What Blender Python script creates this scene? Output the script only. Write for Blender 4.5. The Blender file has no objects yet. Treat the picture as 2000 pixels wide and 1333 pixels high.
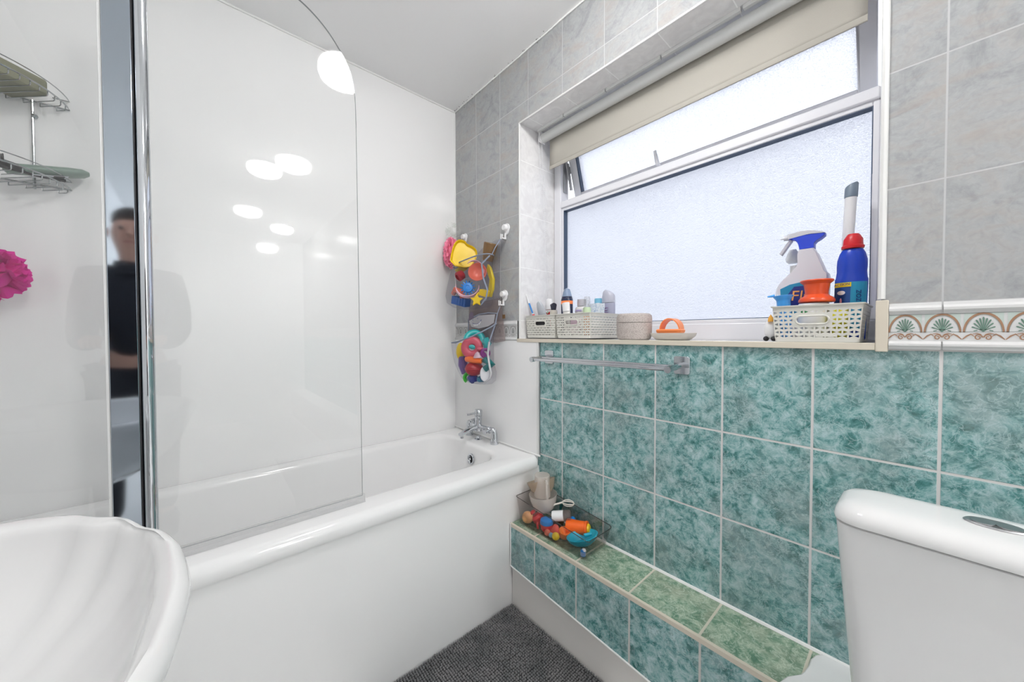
import bpy, bmesh, math, random
from mathutils import Vector, Matrix
random.seed(7)
PI = math.pi
sc = bpy.context.scene
C = sc.collection

# ------------------------------------------------------------------ camera
YAW, PITCH, ROLL, FPX = 0.8490, 0.0202, -0.0026, 694.19
F = Vector((-math.sin(YAW)*math.cos(PITCH), math.cos(YAW)*math.cos(PITCH), -math.sin(PITCH)))
R0 = Vector((math.cos(YAW), math.sin(YAW), 0)); U0 = R0.cross(F)
R1 = R0*math.cos(ROLL) + U0*math.sin(ROLL); U1 = -R0*math.sin(ROLL) + U0*math.cos(ROLL)
cam = bpy.data.cameras.new('camera'); camo = bpy.data.objects.new('camera', cam); C.objects.link(camo)
cam.sensor_width = 36.0; cam.lens = 36.0*FPX/2000.0; cam.clip_start = 0.01; cam.clip_end = 200
M = Matrix((R1, U1, -F)).transposed().to_4x4(); M.translation = Vector((1.8041, -1.1462, 1.0799))
camo.matrix_world = M
sc.camera = camo

# ------------------------------------------------------------------ view + world
sc.view_settings.view_transform = 'Standard'; sc.view_settings.look = 'None'
sc.view_settings.gamma = 1.0; sc.view_settings.use_curve_mapping = False
sc.view_settings.exposure = 0.0
sc.cycles.use_denoising = True
sc.cycles.max_bounces = 14; sc.cycles.diffuse_bounces = 7; sc.cycles.glossy_bounces = 6
sc.cycles.transmission_bounces = 10; sc.cycles.transparent_max_bounces = 24
sc.cycles.sample_clamp_indirect = 8.0

SKY, GROUND, LAMP = 2.15, 0.28, (72.0, 66.0, 225.0)
w = bpy.data.worlds.new('World'); sc.world = w; w.use_nodes = True
nt = w.node_tree; nt.nodes.clear()
wo = nt.nodes.new('ShaderNodeOutputWorld'); bg = nt.nodes.new('ShaderNodeBackground')
tc = nt.nodes.new('ShaderNodeTexCoord'); sx = nt.nodes.new('ShaderNodeSeparateXYZ'); rp = nt.nodes.new('ShaderNodeValToRGB')
mp = nt.nodes.new('ShaderNodeMapRange'); mp.inputs['From Min'].default_value = -0.25; mp.inputs['From Max'].default_value = 0.35
nt.links.new(tc.outputs['Generated'], sx.inputs[0]); nt.links.new(sx.outputs['Z'], mp.inputs['Value']); nt.links.new(mp.outputs[0], rp.inputs[0])
rp.color_ramp.elements[0].color = (0.30*GROUND/.55, 0.33*GROUND/.55, 0.42*GROUND/.55, 1); rp.color_ramp.elements[0].position = 0.45
rp.color_ramp.elements[1].color = (0.93, 0.955, 1.0, 1); rp.color_ramp.elements[1].position = 0.66
nt.links.new(rp.outputs[0], bg.inputs[0]); bg.inputs[1].default_value = SKY; nt.links.new(bg.outputs[0], wo.inputs[0])

# ------------------------------------------------------------------ materials
def principled(name, col, rough=.5, metal=0, spec=.5, trans=0, bump=None, sub=0, alpha=1, ior=None, coat=0):
    m = bpy.data.materials.new(name); m.use_nodes = True
    b = m.node_tree.nodes['Principled BSDF']; n = m.node_tree
    b.inputs['Base Color'].default_value = (*col, 1); b.inputs['Roughness'].default_value = rough
    b.inputs['Metallic'].default_value = metal; b.inputs['Specular IOR Level'].default_value = spec
    b.inputs['Transmission Weight'].default_value = trans
    if coat: b.inputs['Coat Weight'].default_value = coat; b.inputs['Coat Roughness'].default_value = .03
    if ior: b.inputs['IOR'].default_value = ior
    if sub: b.inputs['Subsurface Weight'].default_value = sub; b.inputs['Subsurface Radius'].default_value = (.01,.01,.01)
    if bump:
        sca, stg = bump
        t = n.nodes.new('ShaderNodeTexNoise'); t.inputs['Scale'].default_value = sca; t.inputs['Detail'].default_value = 3
        g = n.nodes.new('ShaderNodeNewGeometry'); n.links.new(g.outputs['Position'], t.inputs['Vector'])
        bu = n.nodes.new('ShaderNodeBump'); bu.inputs['Strength'].default_value = stg; bu.inputs['Distance'].default_value = .002
        n.links.new(t.outputs[0], bu.inputs['Height']); n.links.new(bu.outputs[0], b.inputs['Normal'])
    return m

def clear(name, tint, rough=.02, body=0.0, bodycol=(.8,.8,.8), refl=1.0, ior=1.5):
    """thin clear sheet: transparent + fresnel gloss + a little milky body"""
    m = bpy.data.materials.new(name); m.use_nodes = True; n = m.node_tree; n.nodes.clear()
    o = n.nodes.new('ShaderNodeOutputMaterial'); tr = n.nodes.new('ShaderNodeBsdfTransparent'); gl = n.nodes.new('ShaderNodeBsdfGlossy')
    tr.inputs[0].default_value = (*tint, 1); gl.inputs['Roughness'].default_value = rough
    fr = n.nodes.new('ShaderNodeFresnel'); fr.inputs[0].default_value = ior
    geo = n.nodes.new('ShaderNodeNewGeometry')
    # same reflectance from both faces
    inv = n.nodes.new('ShaderNodeMix'); inv.data_type = 'FLOAT'; inv.inputs[2].default_value = ior; inv.inputs[3].default_value = 1/ior
    n.links.new(geo.outputs['Backfacing'], inv.inputs[0]); n.links.new(inv.outputs[0], fr.inputs[0])
    mu = n.nodes.new('ShaderNodeMath'); mu.operation = 'MULTIPLY'; mu.inputs[1].default_value = refl; n.links.new(fr.outputs[0], mu.inputs[0])
    df = n.nodes.new('ShaderNodeBsdfDiffuse'); df.inputs[0].default_value = (*bodycol, 1)
    tl = n.nodes.new('ShaderNodeBsdfTranslucent'); tl.inputs[0].default_value = (*bodycol, 1)
    mb = n.nodes.new('ShaderNodeMixShader'); mb.inputs[0].default_value = .5; n.links.new(df.outputs[0], mb.inputs[1]); n.links.new(tl.outputs[0], mb.inputs[2])
    m1 = n.nodes.new('ShaderNodeMixShader'); m1.inputs[0].default_value = body
    n.links.new(tr.outputs[0], m1.inputs[1]); n.links.new(mb.outputs[0], m1.inputs[2])
    m2 = n.nodes.new('ShaderNodeMixShader'); n.links.new(mu.outputs[0], m2.inputs[0]); n.links.new(m1.outputs[0], m2.inputs[1]); n.links.new(gl.outputs[0], m2.inputs[2])
    n.links.new(m2.outputs[0], o.inputs[0]); return m

class NB:
    """small node builder"""
    def __init__(s, m): s.t = m.node_tree; s.n = s.t.nodes; s.l = s.t.links
    def math(s, op, a, b=0.0, c=None):
        q = s.n.new('ShaderNodeMath'); q.operation = op
        for i, v in enumerate((a, b, c)):
            if v is None: continue
            if isinstance(v, (int, float)): q.inputs[i].default_value = v
            else: s.l.new(v, q.inputs[i])
        return q.outputs[0]
    def pos(s):
        g = s.n.new('ShaderNodeNewGeometry'); x = s.n.new('ShaderNodeSeparateXYZ'); s.l.new(g.outputs['Position'], x.inputs[0]); return g.outputs['Position'], x.outputs
    def noise(s, v, scale, detail=4, dist=0.0, rough=.55, w=None):
        t = s.n.new('ShaderNodeTexNoise'); t.inputs['Scale'].default_value = scale; t.inputs['Detail'].default_value = detail
        t.inputs['Distortion'].default_value = dist; t.inputs['Roughness'].default_value = rough
        s.l.new(v, t.inputs['Vector']); return t.outputs[0]
    def ramp(s, f, stops):
        r = s.n.new('ShaderNodeValToRGB'); s.l.new(f, r.inputs[0]); e = r.color_ramp.elements
        while len(e) < len(stops): e.new(.5)
        for k, (p, c) in zip(e, stops): k.position = p; k.color = (*c, 1)
        return r.outputs[0]
    def mix(s, f, a, b, mode='MIX'):
        q = s.n.new('ShaderNodeMix'); q.data_type = 'RGBA'; q.blend_type = mode
        for i, v in ((0, f), (6, a), (7, b)):
            if isinstance(v, (int, float)): q.inputs[i].default_value = v
            elif isinstance(v, tuple): q.inputs[i].default_value = (*v, 1)
            else: s.l.new(v, q.inputs[i])
        return q.outputs[2]

def tiles(name, axes, org, pitch, gw, gcol, kind, rough=.16, spec=.5):
    m = bpy.data.materials.new(name); m.use_nodes = True; nb = NB(m); b = nb.n['Principled BSDF']
    P, xyz = nb.pos(); masks = []; ids = []
    for ax, o, p in zip(axes, org, pitch):
        v = nb.math('DIVIDE', nb.math('SUBTRACT', xyz[ax], o), p)
        fl = nb.math('FLOOR', v); fr = nb.math('SUBTRACT', v, fl)
        d = nb.math('MULTIPLY', nb.math('MINIMUM', fr, nb.math('SUBTRACT', 1.0, fr)), p)
        masks.append(d); ids.append(fl)
    d = nb.math('MINIMUM', masks[0], masks[1])
    sm = nb.n.new('ShaderNodeMapRange'); sm.inputs['From Min'].default_value = gw*.8; sm.inputs['From Max'].default_value = gw*1.25; nb.l.new(d, sm.inputs['Value'])
    tile = sm.outputs[0]
    # per-tile shift of the pattern
    comb = nb.n.new('ShaderNodeCombineXYZ'); nb.l.new(nb.math('MULTIPLY', ids[0], 3.71), comb.inputs[0]); nb.l.new(nb.math('MULTIPLY', ids[1], 1.37), comb.inputs[1]); nb.l.new(nb.math('MULTIPLY', ids[1], 5.3), comb.inputs[2])
    va = nb.n.new('ShaderNodeVectorMath'); nb.l.new(P, va.inputs[0]); nb.l.new(comb.outputs[0], va.inputs[1]); V = va.outputs[0]
    if kind == 'teal' or kind == 'green':
        k = nb.noise(V, 32, 10, .5, .72); k2 = nb.noise(V, 60, 8, .8, .68); k3 = nb.noise(V, 7, 3, .4)
        if kind == 'teal':
            c = nb.ramp(k, [(.32, (.028,.12,.112)), (.43, (.095,.26,.25)), (.50, (.23,.42,.42)), (.64, (.48,.64,.645))])
            gr = (.25,.30,.295)
        else:
            c = nb.ramp(k, [(.28, (.06,.14,.09)), (.43, (.13,.25,.17)), (.52, (.28,.38,.28)), (.70, (.50,.58,.45))]); gr = (.36,.37,.28)
        g3 = nb.ramp(k3, [(.45, (0,0,0)), (.66, (.55,.55,.55))]); c = nb.mix(g3, c, gr)
        vein = nb.math('ABSOLUTE', nb.math('SUBTRACT', k2, .5))
        vm = nb.ramp(vein, [(0, (.75,.75,.75)), (.035, (0,0,0))])
        dk = nb.ramp(nb.noise(V, 11, 2), [(.46, (0,0,0)), (.6, (.85,.85,.85))])
        c = nb.mix(nb.mix(1.0, vm, dk, 'MULTIPLY'), c, (.018,.085,.08) if kind == 'teal' else (.07,.15,.10))
        lv = nb.math('ABSOLUTE', nb.math('SUBTRACT', nb.noise(V, 34, 6, 1.2), .47)); lm = nb.ramp(lv, [(0, (.5,.5,.5)), (.03, (0,0,0))])
        c = nb.mix(lm, c, (.50,.64,.66) if kind == 'teal' else (.66,.74,.62))
    elif kind == 'cream':
        k = nb.noise(V, 11, 9, 1.0, .68); k2 = nb.noise(V, 75, 7, 1.2)
        c = nb.ramp(k, [(.36, (.29,.30,.31)), (.50, (.40,.412,.42)), (.58, (.41,.40,.39)), (.7, (.34,.345,.35))])
        c = nb.mix(.35, c, nb.ramp(k2, [(.3, (.30,.305,.31)), (.7, (.46,.47,.47))]))
        mpn = nb.n.new('ShaderNodeMapping'); mpn.inputs['Scale'].default_value = (6, 6, 22); mpn.inputs['Rotation'].default_value = (0, .6, 0); nb.l.new(V, mpn.inputs[0])
        k3 = nb.noise(mpn.outputs[0], 1.2, 4, .5); sm3 = nb.ramp(k3, [(.53, (0,0,0)), (.66, (.38,.38,.38))]); c = nb.mix(sm3, c, (.41,.355,.31))
    elif kind == 'white':
        k = nb.noise(V, 20, 6, 1.2); c = nb.ramp(k, [(.35, (.74,.73,.735)), (.65, (.84,.835,.835))])
    c = nb.mix(tile, gcol, c)
    nb.l.new(c, b.inputs['Base Color']); b.inputs['Specular IOR Level'].default_value = spec
    rr = nb.math('SUBTRACT', .75, nb.math('MULTIPLY', tile, .75-rough)); nb.l.new(rr, b.inputs['Roughness'])
    bu = nb.n.new('ShaderNodeBump'); bu.inputs['Distance'].default_value = .0012; bu.inputs['Strength'].default_value = .25 if kind in ('cream','white') else .6
    wob = nb.noise(P, 9, 2); h = nb.math('ADD', tile, nb.math('MULTIPLY', wob, .5)); nb.l.new(h, bu.inputs['Height']); nb.l.new(bu.outputs[0], b.inputs['Normal'])
    return m

X0, TP, ZB, TZ = .822, .2035, .5387, .2525
m_upper = tiles('cream marbled wall tile', (0,2), (X0, ZB-.001+.858-.0), (TP, .2525), .0014, (.50,.505,.51), 'cream', rough=.14)
m_teal = tiles('teal marbled wall tile', (0,2), (X0, ZB), (TP, TZ), .0026, (.66,.65,.64), 'teal', rough=.2)
m_ledge_top = tiles('green marbled ledge tile', (0,1), (X0+.006, -.6), (TP, 2.0), .003, (.60,.57,.47), 'green', rough=.25)
m_ledge_front = tiles('teal ledge front tile', (0,2), (.836, -3.0), (.2025, 8.0), .003, (.58,.57,.54), 'teal', rough=.2)
m_reveal = tiles('white reveal tile', (1,2), (.30, ZB-.001+.858), (.5, .2525), .0014, (.90,.90,.90), 'white', rough=.08)
m_reveal_top = tiles('white reveal ceiling tile', (0,1), (X0, .30), (TP, .5), .0016, (.90,.90,.90), 'white', rough=.12)
m_panel = principled('glossy white wall panel', (.86,.86,.86), rough=.035, spec=.5)
m_panel2 = principled('white bath panel', (.84,.84,.84), rough=.18)
m_ceil = principled('ceiling paint', (.93,.93,.93), rough=.9, spec=.1, bump=(60,.15))
m_paint = principled('white wall paint', (.86,.86,.86), rough=.8, spec=.2)
m_floor = principled('pale vinyl', (.74,.73,.72), rough=.5)
m_board = principled('taupe board', (.82,.79,.76), rough=.45)
m_grout = principled('white sealant', (.84,.84,.83), rough=.4)
m_mould = principled('dark mould', (.16,.15,.15), rough=.9)
m_creamtrim = principled('cream plastic trim', (.66,.60,.50), rough=.4)
m_whitetrim = principled('white plastic trim', (.76,.76,.75), rough=.2)
m_upvc = principled('white upvc', (.80,.80,.84), rough=.22)
m_ceramic = principled('white ceramic', (.76,.76,.76), rough=.06, coat=.3)
m_acrylic = principled('white acrylic bath', (.84,.84,.84), rough=.09)
m_chrome = principled('chrome', (.60,.62,.65), rough=.035, metal=1)
m_mirror = principled('polished chrome face', (.42,.47,.53), rough=.05, metal=1)
m_steel = principled('brushed steel', (.46,.46,.47), rough=.35, metal=1)
m_dullwire = principled('tarnished chrome wire', (.42,.44,.45), rough=.22, metal=1)
m_black = principled('black rubber', (.015,.015,.018), rough=.5)
m_gasket = principled('dark blue gasket', (.05,.08,.14), rough=.4)
m_fabric = principled('grey beige blind fabric', (.44,.42,.375), rough=.85, spec=.1, bump=(900,.3))
m_alu = principled('pale grey blind roller', (.62,.63,.62), rough=.4)
m_glass = clear('clear screen glass', (.990,.993,.991), ior=1.47)
m_glassedge = principled('glass edge', (.30,.33,.33), rough=.2)
m_seal = clear('clear plastic seal', (.96,.96,.96), body=.25, rough=.2)
m_basket = principled('off white plastic', (.66,.65,.60), rough=.4)
m_net = clear('fine grey mesh net', (.94,.94,.96), body=.05, bodycol=(.55,.56,.62), refl=.15, rough=.5)
m_netback = clear('brown grey mesh net', (.90,.87,.87), body=.28, bodycol=(.62,.54,.53), refl=.1, rough=.6)
m_bind = principled('grey blue binding tape', (.24,.28,.36), rough=.8)
m_bindl = principled('light grey binding tape', (.55,.56,.57), rough=.8)
m_smoke = clear('smoked clear plastic', (.90,.885,.88), body=.0, refl=.6)
m_clearp = clear('clear plastic', (.9,.9,.9), body=.15, bodycol=(.8,.8,.8))
m_milk = clear('milky clear plastic', (.97,.96,.95), body=.42, bodycol=(.95,.90,.86), rough=.15)
m_beigep = clear('beige clear plastic', (.85,.78,.70), body=.45, bodycol=(.80,.68,.56), rough=.2)
def col(name, c, r=.35): return principled(name, c, rough=r)
m_w = col('white plastic', (.82,.82,.83)); m_red = col('red plastic', (.62,.012,.02)); m_dred = col('dark red rubber', (.36,.006,.015))
m_blue = col('blue plastic', (.01,.21,.62)); m_dblue = col('deep blue plastic', (.008,.09,.34)); m_navy = col('navy plastic', (.01,.02,.2))
m_yel = col('yellow plastic', (.82,.56,.005)); m_olive = col('olive yellow plastic', (.55,.42,.02)); m_orange = col('orange plastic', (.86,.13,.01))
m_coral = col('coral plastic', (.70,.16,.10)); m_lpink = col('pale pink plastic', (.80,.48,.58)); m_pinkd = col('rose pink rubber', (.56,.08,.12))
m_teal_p = col('teal plastic', (.01,.38,.38)); m_dteal = col('dark teal plastic', (.005,.14,.14)); m_turq = col('turquoise plastic', (.01,.36,.50))
m_purple = col('purple plastic', (.16,.08,.30)); m_plum = col('plum plastic', (.20,.02,.18)); m_green = col('bright green plastic', (.03,.55,.02))
m_brown = col('brown plastic', (.18,.10,.04)); m_peach = col('peach plastic', (.75,.38,.16)); m_cobalt = col('cobalt plastic', (.02,.06,.62))
m_pinknet = principled('pink bath puff net', (.95,.34,.50), rough=.8); m_mag = principled('magenta bath puff net', (.70,.015,.33), rough=.8)
m_clearnet = clear('pale net', (.985,.99,.985), body=.07, bodycol=(.95,.97,.96), refl=.0, rough=.5)

# frosted window glass: scatters daylight
m_frost = bpy.data.materials.new('frosted textured glass'); m_frost.use_nodes = True
nb = NB(m_frost); nb.n.clear(); o_ = nb.n.new('ShaderNodeOutputMaterial')
P, _ = nb.pos(); ns = nb.noise(P, 300, 3, .8); ns2 = nb.noise(P, 120, 2)
bu = nb.n.new('ShaderNodeBump'); bu.inputs['Strength'].default_value = 1.0; bu.inputs['Distance'].default_value = .0038
nb.l.new(nb.math('ADD', ns, nb.math('MULTIPLY', ns2, .8)), bu.inputs['Height'])
gl = nb.n.new('ShaderNodeBsdfGlass'); gl.inputs['Roughness'].default_value = .05; gl.inputs['IOR'].default_value = 1.45; gl.inputs[0].default_value = (.97,.98,1,1); nb.l.new(bu.outputs[0], gl.inputs['Normal'])
tl = nb.n.new('ShaderNodeBsdfTranslucent'); tl.inputs[0].default_value = (.93,.95,1,1)
mx = nb.n.new('ShaderNodeMixShader'); mx.inputs[0].default_value = .32; nb.l.new(gl.outputs[0], mx.inputs[1]); nb.l.new(tl.outputs[0], mx.inputs[2]); nb.l.new(mx.outputs[0], o_.inputs[0])

# speckled composite
m_speck = principled('speckled beige composite', (.5,.45,.42), rough=.6); nb = NB(m_speck); P, _ = nb.pos()
nb.l.new(nb.ramp(nb.noise(P, 420, 2), [(.36, (.30,.25,.23)), (.5, (.50,.45,.42)), (.7, (.60,.55,.52))]), nb.n['Principled BSDF'].inputs['Base Color'])
m_emit = []
for k in range(3):
    q = bpy.data.materials.new('lamp diffuser'); q.use_nodes = True; m_emit.append(q)
    e = q.node_tree.nodes['Principled BSDF']; e.inputs['Base Color'].default_value = (.9,.9,.9,1); e.inputs['Emission Color'].default_value = (1,.985,.975,1); e.inputs['Emission Strength'].default_value = LAMP[k]

# ------------------------------------------------------------------ mesh helpers
def basis(d):
    d = Vector(d).normalized(); a = Vector((0,0,1)) if abs(d.z) < .95 else Vector((1,0,0))
    u = a.cross(d).normalized(); v = d.cross(u); return u, v, d

class MB:
    def __init__(s): s.v = []; s.f = []; s.mi = []; s.cur = 0
    def add(s, vs, fs):
        o = len(s.v); s.v += [Vector(p) for p in vs]
        for f in fs: s.f.append([o+i for i in f]); s.mi.append(s.cur)
        return s
    def box(s, x0, x1, y0, y1, z0, z1):
        vs = [(x,y,z) for z in (z0,z1) for y in (y0,y1) for x in (x0,x1)]
        return s.add(vs, [(0,2,3,1),(4,5,7,6),(0,1,5,4),(2,6,7,3),(0,4,6,2),(1,3,7,5)])
    def obox(s, c, size, rot=(0,0,0)):
        from mathutils import Euler
        m = Euler(rot).to_matrix(); h = [q/2 for q in size]; c = Vector(c)
        vs = [c + m @ Vector((x*h[0], y*h[1], z*h[2])) for z in (-1,1) for y in (-1,1) for x in (-1,1)]
        return s.add(vs, [(0,2,3,1),(4,5,7,6),(0,1,5,4),(2,6,7,3),(0,4,6,2),(1,3,7,5)])
    def rings(s, rings, closed=True, cap0=False, cap1=False, loop=False):
        n = len(rings[0]); vs = [p for r in rings for p in r]; fs = []; k = len(rings)
        for i in range(k if loop else k-1):
            j2 = (i+1) % k
            for j in range(n if closed else n-1):
                a = i*n+j; b = i*n+(j+1) % n; c = j2*n+(j+1) % n; d = j2*n+j; fs.append((a,b,c,d))
        if cap0: fs.append(tuple(reversed(range(n))))
        if cap1: fs.append(tuple((k-1)*n+j for j in range(n)))
        return s.add(vs, fs)
    def tube(s, pts, r, n=8, loop=False, caps=True):
        pts = [Vector(p) for p in pts]; k = len(pts); rs = []
        ref = None
        for i, p in enumerate(pts):
            if loop: d = pts[(i+1) % k] - pts[i-1]
            else: d = (pts[min(i+1,k-1)] - pts[max(i-1,0)])
            if d.length < 1e-9: d = Vector((0,0,1))
            d.normalize()
            if ref is None: u, v, _ = basis(d)
            else:
                u = ref - d*ref.dot(d)
                u = u.normalized() if u.length > 1e-6 else basis(d)[0]
                v = d.cross(u)
            ref = u; rr = r[i] if isinstance(r, (list, tuple)) else r
            rs.append([p + u*math.cos(2*PI*j/n)*rr + v*math.sin(2*PI*j/n)*rr for j in range(n)])
        return s.rings(rs, cap0=caps and not loop, cap1=caps and not loop, loop=loop)
    def lathe(s, prof, c=(0,0,0), d=(0,0,1), n=24, sx=1.0, sy=1.0, u=None, caps=True):
        """prof: list of (radius, height) along d"""
        uu, vv, dd = basis(d)
        if u is not None: uu = Vector(u); uu = (uu - dd*uu.dot(dd)).normalized(); vv = dd.cross(uu)
        c = Vector(c); rs = []
        for r, h in prof:
            rs.append([c + dd*h + uu*math.cos(2*PI*j/n)*r*sx + vv*math.sin(2*PI*j/n)*r*sy for j in range(n)])
        return s.rings(rs, cap0=caps, cap1=caps)
    def ball(s, c, r, n=14, sq=(1,1,1), d=(0,0,1)):
        k = n//2; prof = [(max(1e-4, math.sin(PI*i/k)), -math.cos(PI*i/k)) for i in range(k+1)]
        uu, vv, dd = basis(d); c = Vector(c); rs = []
        for q, h in prof: rs.append([c + dd*h*r*sq[2] + uu*math.cos(2*PI*j/n)*q*r*sq[0] + vv*math.sin(2*PI*j/n)*q*r*sq[1] for j in range(n)])
        return s.rings(rs, cap0=True, cap1=True)
    def prism(s, poly, ax, a0, a1):
        """extrude a 2-D polygon; ax = the axis of extrusion, poly in the other two axes in order"""
        def P(p, a):
            q = list(p); q.insert(ax, a); return q
        n = len(poly); vs = [P(p,a0) for p in poly] + [P(p,a1) for p in poly]
        fs = [tuple(reversed(range(n))), tuple(range(n,2*n))] + [(i,(i+1) % n,(i+1) % n+n,i+n) for i in range(n)]
        return s.add(vs, fs)
    def oprism(s, poly, c, u, v, t):
        """polygon in the plane (u,v) at c, extruded by t along u x v"""
        c, u, v = Vector(c), Vector(u).normalized(), Vector(v).normalized(); w_ = u.cross(v)
        n = len(poly); vs = [c+u*a+v*b for a,b in poly] + [c+u*a+v*b+w_*t for a,b in poly]
        return s.add(vs, [tuple(reversed(range(n))), tuple(range(n,2*n))] + [(i,(i+1) % n,(i+1) % n+n,i+n) for i in range(n)])
    def torus(s, c, R, r, d=(0,0,1), n=28, m=10, a0=0, a1=2*PI, flat=1.0):
        u, v, dd = basis(d); c = Vector(c); full = abs(a1-a0-2*PI) < 1e-6; rs = []
        k = n if full else n+1
        for i in range(k):
            a = a0+(a1-a0)*i/n; e_ = u*math.cos(a)+v*math.sin(a); p = c+e_*R
            rs.append([p + e_*math.cos(2*PI*j/m)*r + dd*math.sin(2*PI*j/m)*r*flat for j in range(m)])
        return s.rings(rs, loop=full, cap0=not full, cap1=not full)
    def build(s, name, mats, parent=None, smooth=True, bevel=0, seg=2, solid=0, subd=0, angle=35):
        me = bpy.data.meshes.new(name)
        off = wloc(parent) if parent else None
        if off is None:
            xs = [p.x for p in s.v]; ys = [p.y for p in s.v]; zs = [p.z for p in s.v]
            off = Vector(((min(xs)+max(xs))/2, (min(ys)+max(ys))/2, min(zs)))
        me.from_pydata([tuple(p-off) for p in s.v], [], s.f)
        if not isinstance(mats, (list, tuple)): mats = [mats]
        for m_ in mats: me.materials.append(m_)
        for p, i in zip(me.polygons, s.mi): p.material_index = min(i, len(mats)-1)
        bm = bmesh.new(); bm.from_mesh(me); bmesh.ops.remove_doubles(bm, verts=bm.verts, dist=1e-6)
        bmesh.ops.recalc_face_normals(bm, faces=bm.faces); bm.to_mesh(me); bm.free()
        if smooth:
            for p in me.polygons: p.use_smooth = True
            if not subd:
                try: me.set_sharp_from_angle(angle=math.radians(angle))
                except Exception: pass
        o = bpy.data.objects.new(name, me); C.objects.link(o)
        if parent: o.parent = parent
        else: o.location = off
        if solid: q = o.modifiers.new('s', 'SOLIDIFY'); q.thickness = solid; q.offset = 0
        if bevel:
            q = o.modifiers.new('b', 'BEVEL'); q.width = bevel; q.segments = seg; q.limit_method = 'ANGLE'; q.angle_limit = math.radians(40); q.harden_normals = False
        if subd: q = o.modifiers.new('sd', 'SUBSURF'); q.levels = subd; q.render_levels = subd
        return o

def wloc(o):
    v = Vector((0,0,0))
    while o is not None: v += o.location; o = o.parent
    return v
def thing(name, label, cat, loc, group=None):
    o = bpy.data.objects.new(name, None); C.objects.link(o); o.location = loc; o.empty_display_size = .05
    o['label'] = label; o['category'] = cat
    if group: o['group'] = group
    return o
def tag(o, label, cat, group=None):
    o['label'] = label; o['category'] = cat
    if group: o['group'] = group
    return o
def struct(o, label=None):
    o['kind'] = 'structure'
    if label: o['label'] = label
    return o
def text_mb(s, body, size, c, u, v, depth=.0006):
    """flat lettering as mesh laid in the plane (u, v)"""
    cu = bpy.data.curves.new('t', 'FONT'); cu.body = body; cu.size = size; cu.extrude = depth/2; cu.align_x = 'CENTER'; cu.align_y = 'CENTER'; cu.resolution_u = 3
    to = bpy.data.objects.new('t', cu); C.objects.link(to); bpy.context.view_layer.update()
    me = bpy.data.meshes.new_from_object(to.evaluated_get(bpy.context.evaluated_depsgraph_get()))
    c, u, v = Vector(c), Vector(u).normalized(), Vector(v).normalized(); w_ = u.cross(v)
    s.add([c+u*p.co.x+v*p.co.y+w_*p.co.z for p in me.vertices], [tuple(p.vertices) for p in me.polygons])
    bpy.data.objects.remove(to); bpy.data.meshes.remove(me); bpy.data.curves.remove(cu)
def rrect(cx, cy, hx, hy, r, n=6):
    pts = []
    for k, (sx_, sy_) in enumerate(((1,1),(-1,1),(-1,-1),(1,-1))):
        for i in range(n+1):
            a = PI/2*k + PI/2*i/n
            pts.append((cx+sx_*(hx-r)+r*math.cos(a), cy+sy_*(hy-r)+r*math.sin(a)))
    return pts

# ================================================================== SETTING
ZF, ZC = -.07, 2.3815          # floor, ceiling
YE = -1.70                      # end wall behind the bath's other end
XR = 5.30
RX0, RX1, RZ0, RZ1, RD = .560, 1.752, 1.0560, 2.070, .24   # window recess
struct(MB().box(0, XR, YE, 0, ZF-.05, ZF).build('floor', m_floor, smooth=False), 'grey floor mostly under the bath mat')
struct(MB().box(-.1, XR+.1, YE-.1, .1, ZC, ZC+.05).build('ceiling', m_ceil, smooth=False), 'smooth white painted ceiling')
struct(MB().box(-.06, 0, YE-.06, .3, ZF-.05, ZC).build('wall_left', m_panel, smooth=False), 'glossy white panelled wall along the bath')
struct(MB().box(0, XR, YE-.06, YE, ZF-.05, ZC).build('wall_front', m_paint, smooth=False), 'white wall behind the wash basin')
struct(MB().box(XR, XR+.06, YE, .3, ZF-.05, ZC).build('wall_right', m_paint, smooth=False), 'white wall out of frame')
# window wall: slots 0 cream, 1 teal, 2 plaster (returns), 3 reveal, 4 reveal ceiling
mb = MB(); T = .30
ZT = 1.0437
def wallq(x0, x1, z0, z1): mb.add([(x0,0,z0),(x1,0,z0),(x1,0,z1),(x0,0,z1)], [(0,1,2,3)])
mb.cur = 0; wallq(0, RX0, ZT, ZC); wallq(RX1, XR, ZT, ZC); wallq(RX0, RX1, RZ1, ZC)
mb.cur = 1; wallq(0, XR, ZF, ZT)
mb.cur = 3; mb.add([(RX0,0,ZT),(RX0,T,ZT),(RX0,T,RZ1),(RX0,0,RZ1)], [(0,1,2,3)]); mb.add([(RX1,0,ZT),(RX1,T,ZT),(RX1,T,RZ1),(RX1,0,RZ1)], [(0,1,2,3)])
mb.cur = 4; mb.add([(RX0,0,RZ1),(RX1,0,RZ1),(RX1,T,RZ1),(RX0,T,RZ1)], [(0,1,2,3)])
mb.cur = 2
for a, b, c_, d in ((-.05, RX0, ZF, ZC), (RX1, XR+.05, ZF, ZC), (RX0, RX1, RZ1, ZC), (RX0, RX1, ZF, ZT)):   # outer leaf
    mb.add([(a,T,c_),(b,T,c_),(b,T,d),(a,T,d)], [(0,1,2,3)])
mb.add([(RX0,0,ZT),(RX1,0,ZT),(RX1,T,ZT),(RX0,T,ZT)], [(0,1,2,3)])
o = mb.build('wall_back', [m_upper, m_teal, m_paint, m_reveal, m_reveal_top], smooth=False)
struct(o, 'window wall, cream marbled tiles above and teal marbled tiles below')

# white panel at the tap end, left of the teal tiles
struct(MB().box(0.001, .680, -.008, -.0003, .50, 1.046).build('trim_1', m_panel, bevel=.001), 'white panel above the tap end of the bath')
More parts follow.
